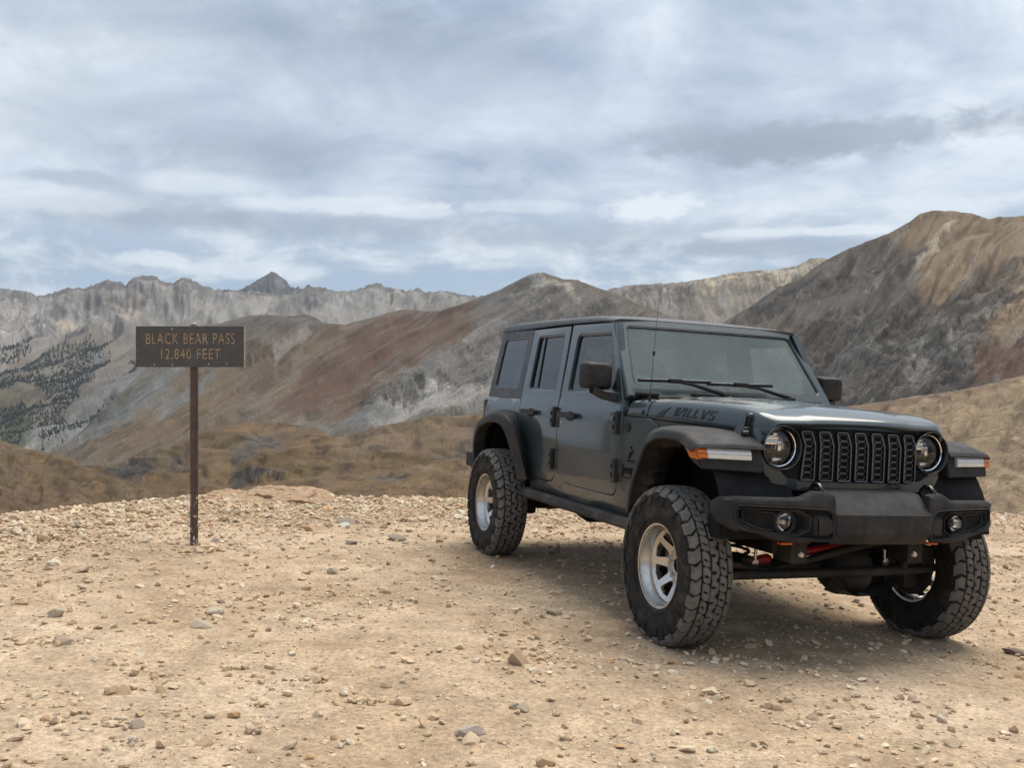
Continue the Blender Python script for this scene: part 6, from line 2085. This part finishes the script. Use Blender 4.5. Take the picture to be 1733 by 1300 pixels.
    for s in (-1, 1):
        def spring(bm, s=s):
            pts = [(-.02 + .062 * math.cos(t), s * .47 + .062 * math.sin(t), .50 + .30 * t / (2 * math.pi * 5.5)) for t in np.linspace(0, 2 * math.pi * 5.5, 90)]
            bm_tube(bm, pts, .0085, 6)
        new_part('coil_spring', REDPAINT if False else CHASSIS, root, spring)
        new_part('shock_absorber', CHASSIS, root, lambda bm: (bm_tube(bm, [(-.12, s * .55, .42), (-.10, s * .54, .64)], .027, 10), bm_tube(bm, [(-.10, s * .54, .64), (-.08, s * .53, .90)], .010, 8)))
        new_part('control_arm', CHASSIS, root, lambda bm: (bm_tube(bm, [(-.06, s * .44, .38), (-.62, s * .40, .50)], .026, 8), bm_tube(bm, [(-2.96, s * .44, .40), (-2.36, s * .42, .50)], .026, 8)))
        new_part('frame_rail', CHASSIS, root, lambda bm: (bm_box(bm, (-3.6, s * .42 - .04, .54), (.30, s * .42 + .04, .66), .01)))
        new_part('sway_link', STEEL, root, lambda bm: (bm_tube(bm, [(.10, s * .435, .462), (.10, s * .430, .58)], .009, 8), bm_lathe(bm, [(.0, .085), (.020, .088), (.022, .10), (.020, .112), (.0, .115)], (0, s * .437, .462), 'x', 12)))
        new_part('brake_caliper', CHASSIS, root, lambda bm: bm_box(bm, (.06, s * .70 - .05, .40), (.16, s * .70 + .05, .56), .02))

    def rear(bm):
        bm_tube(bm, [(-3.008, -.70, RA), (-3.008, .70, RA)], .045, 12)
        bm_lathe(bm, [(.0, -.17), (.10, -.15), (.155, -.06), (.155, .06), (.10, .15), (.0, .17)], (-3.0, 0, RA), 'y', 18)
        for s in (-1, 1):
            bm_box(bm, (-3.10, s * .60 - .04, RA - .08), (-2.92, s * .60 + .04, RA + .10), .02)
    new_part('rear_axle', CHASSIS, root, rear)

    def belly(bm):
        bm_box(bm, (-2.35, -.34, .48), (-1.15, -.02, .60), .03)
        bm_box(bm, (-1.55, -.40, .50), (-1.25, .40, .58), .02)
        bm_box(bm, (-1.25, -.18, .50), (-.10, .18, .78), .05)
        bm_tube(bm, [(-1.3, .2, .56), (-.05, .2, .46)], .035, 8)
        bm_tube(bm, [(-1.5, 0, .54), (-2.9, 0, .46)], .035, 8)
        bm_box(bm, (-.04, -.30, .60), (.30, .34, .85), .03)
        bm_tube(bm, [(-1.1, -.30, .54), (-2.3, -.30, .52), (-2.7, -.5, .60), (-3.4, -.5, .60)], .04, 8)
    new_part('drivetrain', CHASSIS, root, belly)
    # ragged liner edge behind the front lip
    rs = np.random.RandomState(3)
    for s in (-1, 1):
        def liner(bm, s=s):
            n = 60
            t = np.linspace(0, len(FL) - 2, n)
            lx = crom(np.arange(len(FL)), [q[0] for q in FL], t); lz = crom(np.arange(len(FL)), [q[2] for q in FL], t)
            rings = []
            for i in range(n):
                w_ = .035 + .022 * rs.uniform(-1, 1)
                cx, cz = -.02, .72
                d = np.array([cx - lx[i], cz - lz[i]]); d /= np.linalg.norm(d)
                rings.append([(lx[i], s * .935, lz[i]), (lx[i] + d[0] * w_ * .5, s * (.90 + .012 * rs.uniform(-1, 1)), lz[i] + d[1] * w_ * .5), (lx[i] + d[0] * w_, s * (.87 + .02 * rs.uniform(-1, 1)), lz[i] + d[1] * w_), (lx[i] + d[0] * w_ * .6, s * .78, lz[i] + d[1] * w_ * .6)])
            bm_loft(bm, rings)
        new_part('flare_liner', simple_mat('dusty_liner', (.018, .017, .016), .9, 0, .4, 30, .9, 60, spec=.2, dust=.16), root, liner, 20)
    return root


def add_panel(bm, pts, P):
    b2 = panel_bm(pts, [], P, .003, .012, .0003)
    me_ = bpy.data.meshes.new('t'); b2.to_mesh(me_); b2.free(); bm.from_mesh(me_); bpy.data.meshes.remove(me_)


def point_in(x, y, P):
    c = False
    n = len(P)
    for i in range(n):
        x0, y0 = P[i]; x1, y1 = P[(i + 1) % n]
        if ((y0 > y) != (y1 > y)) and x < (x1 - x0) * (y - y0) / (y1 - y0 + 1e-12) + x0:
            c = not c
    return c


def mirror_shell(bm, s):
    # rounded box, fuller towards the glass
    yc, zc = .893, 1.467
    prof = rp([(-.100, -.090, .03), (.100, -.085, .03), (.100, .088, .035), (-.100, .088, .035)], 5)
    rings = []
    for dx, k in ((-1.176, .97), (-1.165, 1.0), (-1.12, .99), (-1.085, .93), (-1.068, .80), (-1.062, .60)):
        rings.append([(dx, s * (yc + a * k), zc + b * k) for a, b in prof])
    R = bm_loft(bm, rings, True)
    bm.faces.new(R[0]); bm.faces.new(R[-1])


def build_wheel(root):
    """right-hand wheel about its own centre; outer face towards -y"""
    w = empty('wheel'); w.parent = root
    w.scale = (1, .80, 1)
    RT, HW = .437, .152
    # carcass profile (lateral, radius) from the inner bead to the outer bead
    prof = [(.118, .222), (.135, .235), (.150, .27), (.156, .31), (.155, .345), (.148, .380), (.135, .405), (.112, .420), (.06, .425), (0, .4265)]
    full = [(-a, r) for a, r in prof] + [(a, r) for a, r in prof[-2::-1]]

    def flat(v):
        if v.co.z < -.4255: v.co.z = -.4255 - (-.4255 - v.co.z) * .15

    def carc(bm):
        bm_lathe(bm, [(r, a) for a, r in full], (0, 0, 0), 'y', 72)
        # raised ribs on the outer wall
        for s in (-1, 1):
            bm_lathe(bm, [(.256, s * .146), (.259, s * .152), (.264, s * .150)], (0, 0, 0), 'y', 72)
            bm_lathe(bm, [(.366, s * .152), (.369, s * .1585), (.374, s * .152)], (0, 0, 0), 'y', 72)
        for v in bm.verts: flat(v)
    ty = new_part('tyre', RUBBER, w, carc, 50)
    # tread: arc length across the crown and over the shoulder
    cr = [(0, .4265), (.06, .425), (.100, .4215), (.122, .414), (.138, .402), (.149, .382), (.1555, .352), (.157, .33)]
    al = np.concatenate([[0], np.cumsum([math.dist(cr[i], cr[i + 1]) for i in range(len(cr) - 1)])])

    def place(q, wv, h):
        a = abs(wv)
        lat = np.interp(a, al, [c[0] for c in cr]); rad = np.interp(a, al, [c[1] for c in cr])
        i = min(max(int(np.searchsorted(al, a)) - 1, 0), len(cr) - 2)
        tx, tr = cr[i + 1][0] - cr[i][0], cr[i + 1][1] - cr[i][1]
        L = math.hypot(tx, tr); nx, nr = -tr / L, tx / L
        lat += nx * h; rad += nr * h
        return Vector((rad * math.cos(q), math.copysign(lat, wv) if wv else 0.0, rad * math.sin(q)))
    N = 33
    pit = 2 * math.pi / N
    rs = random.Random(2)

    def block(bm, q0, q1, w0, w1, h, sk=0.0, zig=0.0, na=3, gap=.0032):
        """block between angles q0..q1 and across w0..w1; sk skews it, zig breaks its leading edges"""
        g = gap / .43
        top, base, mid_ = [], [], []
        ww = np.linspace(w0 + (gap if w1 > w0 else -gap), w1 - (gap if w1 > w0 else -gap), na + 1)
        grid = {}
        for lv, (hh, sh) in enumerate(((h, .0022), (h - .0025, 0.0), (0.0, -.0012))):
            for i, x in enumerate(ww):
                t = i / na
                off = sk * (t - .5) + zig * (abs(t - .5) * 2 - .5)
                xs_ = x
                if i == 0: xs_ = x + math.copysign(sh, w1 - w0)
                if i == na: xs_ = x - math.copysign(sh, w1 - w0)
                for j, q in enumerate((q0 + g + sh / .43, (q0 + q1) / 2, q1 - g - sh / .43)):
                    grid[lv, i, j] = bm.verts.new(place(q + off, xs_, hh))
        for i in range(na):
            for j in range(2):
                bm.faces.new((grid[0, i, j], grid[0, i + 1, j], grid[0, i + 1, j + 1], grid[0, i, j + 1]))
        ringi = [(i, 0) for i in range(na + 1)] + [(na, 1)] + [(i, 2) for i in range(na, -1, -1)] + [(0, 1)]
        for lv in (0, 1):
            for a, b in zip(ringi, ringi[1:] + ringi[:1]):
                bm.faces.new((grid[lv, a[0], a[1]], grid[lv + 1, a[0], a[1]], grid[lv + 1, b[0], b[1]], grid[lv, b[0], b[1]]))

    def biters(bm, s):
        for k in range(N):
            q = k * pit; alt = k % 2
            if True:
                o = 0 if s < 0 else .5 * pit
                block(bm, q + o + .10 * pit, q + o + .86 * pit, s * (.166 if alt else .150), s * (.216 if alt else .188), .0075, .12 * pit, .1 * pit, 3, .001)
        for v in bm.verts: flat(v)
    for s in (-1, 1):
        new_part('side_lugs', RUBBER, w, lambda bm: biters(bm, s), 30)

    def tread(bm):
        H = .0150
        for k in range(N):
            q = k * pit
            jq = lambda: rs.uniform(-.06, .06) * pit
            alt = k % 2
            for s in (-1, 1):
                o = 0 if s < 0 else .5 * pit
                # shoulder lug running down the wall, alternately long and short
                block(bm, q + o, q + o + pit * .97, s * .092, s * (.172 if alt else .156), H, .20 * pit * s, .20 * pit, 6, .0062)
                # intermediate row: two unequal blocks for each pitch
                o2 = o + .22 * pit
                c = .52 + rs.uniform(-.06, .06)
                block(bm, q + o2, q + o2 + c * pit, s * (.030 + .006 * alt), s * .090, H, -.22 * pit * s, -.16 * pit, 3, .0040)
                block(bm, q + o2 + c * pit, q + o2 + pit, s * (.034 - .006 * alt), s * (.088), H, -.14 * pit * s, .14 * pit, 3, .0040)
            # centre row
            c = .5 + rs.uniform(-.05, .05)
            block(bm, q + jq() * .3, q + c * pit, -.030 + .006 * alt, .030 - .004 * alt, H, .26 * pit, .12 * pit, 2, .0038)
            block(bm, q + c * pit, q + pit, -.026 - .006 * alt, .032, H, -.22 * pit, -.12 * pit, 2, .0038)
        for v in bm.verts: flat(v)
    new_part('tread', TREAD, w, tread, 30)

    # rim: stepped lip, barrel and eight-spoke centre
    def barrel(bm):
        bm_lathe(bm, [(.222, -.128), (.233, -.131), (.238, -.127), (.238, -.119), (.232, -.117), (.226, -.122), (.220, -.118), (.214, -.090), (.206, -.075), (.200, -.050), (.196, -.030),
                      (.190, .0), (.188, .05), (.196, .09), (.214, .12), (.233, .126), (.238, .120), (.234, .112), (.215, .108), (.205, .06), (.205, -.06), (.222, -.10), (.222, -.128)], (0, 0, 0), 'y', 64)
    rim = new_part('rim', ALLOY, w, barrel, 30)

    def face(bm):
        circ = lambda r, n: [(r * math.cos(t), r * math.sin(t)) for t in np.linspace(0, 2 * math.pi, n + 1)[:-1]]
        holes = [circ(.040, 28)]
        for k in range(8):
            t = (k + .5) * math.pi / 4
            r0, r1 = .108, .180
            a0, a1 = math.radians(9.5), math.radians(17.0)
            pts = []
            for (r, a) in ((r0, -a0), (r0, a0), (r1, a1), (r1 + .003, 0), (r1, -a1)):
                pts.append((r * math.cos(t + a), r * math.sin(t + a), .012 if r != r1 + .003 else 0))
            holes.append(rp(pts, 3))

        def P(a, b, d):
            r = math.hypot(a, b)
            y = .030 - .070 * max(0, (r - .095) / .10) - (.010 if r < .090 else 0) * (1 if r < .086 else .5)
            return Vector((a, y + d, b))
        b2 = panel_bm(circ(.199, 64), holes, P, .026, .03, .0022)
        me_ = bpy.data.meshes.new('t'); b2.to_mesh(me_); b2.free(); bm.from_mesh(me_); bpy.data.meshes.remove(me_)
    new_part('spokes', ALLOY, rim, face, 30)

    def nuts(bm):
        for k in range(5):
            t = math.radians(90 + 72 * k)
            c = (.0635 * math.cos(t), 0, .0635 * math.sin(t))
            bm_lathe(bm, [(.0, -.002), (.008, -.002), (.0105, .003), (.0105, .026)], c, 'y', 6)
    new_part('lug_nuts', STEEL, rim, nuts)
    new_part('hub', CHASSIS, rim, lambda bm: bm_lathe(bm, [(.0, .038), (.024, .036), (.034, .040), (.038, .05), (.038, .09), (.0, .09)], (0, 0, 0), 'y', 24))
    return w


build_car()

# ------------------------------------------------------------------ air
def build_haze():
    bm = bmesh.new()
    bm_box(bm, (-9600, -9600, -345), (9600, 9600, 1150))
    m = bpy.data.materials.new('thin_haze'); m.use_nodes = True
    n = NT(m.node_tree)
    out = n.node('ShaderNodeOutputMaterial')
    v = n.node('ShaderNodeVolumePrincipled', i_Density=2.4e-5, i_Anisotropy=0.2)
    v.inputs['Color'].default_value = (0.86, 0.92, 1.0, 1)
    n.link(v.outputs[0], out.inputs['Volume'])
    me = bpy.data.meshes.new('haze'); bm.to_mesh(me); bm.free()
    o = link_mesh('haze', me, m)
    tag(o, 'thin bluish mountain air over the far ranges', 'haze', kind='stuff')


build_haze()
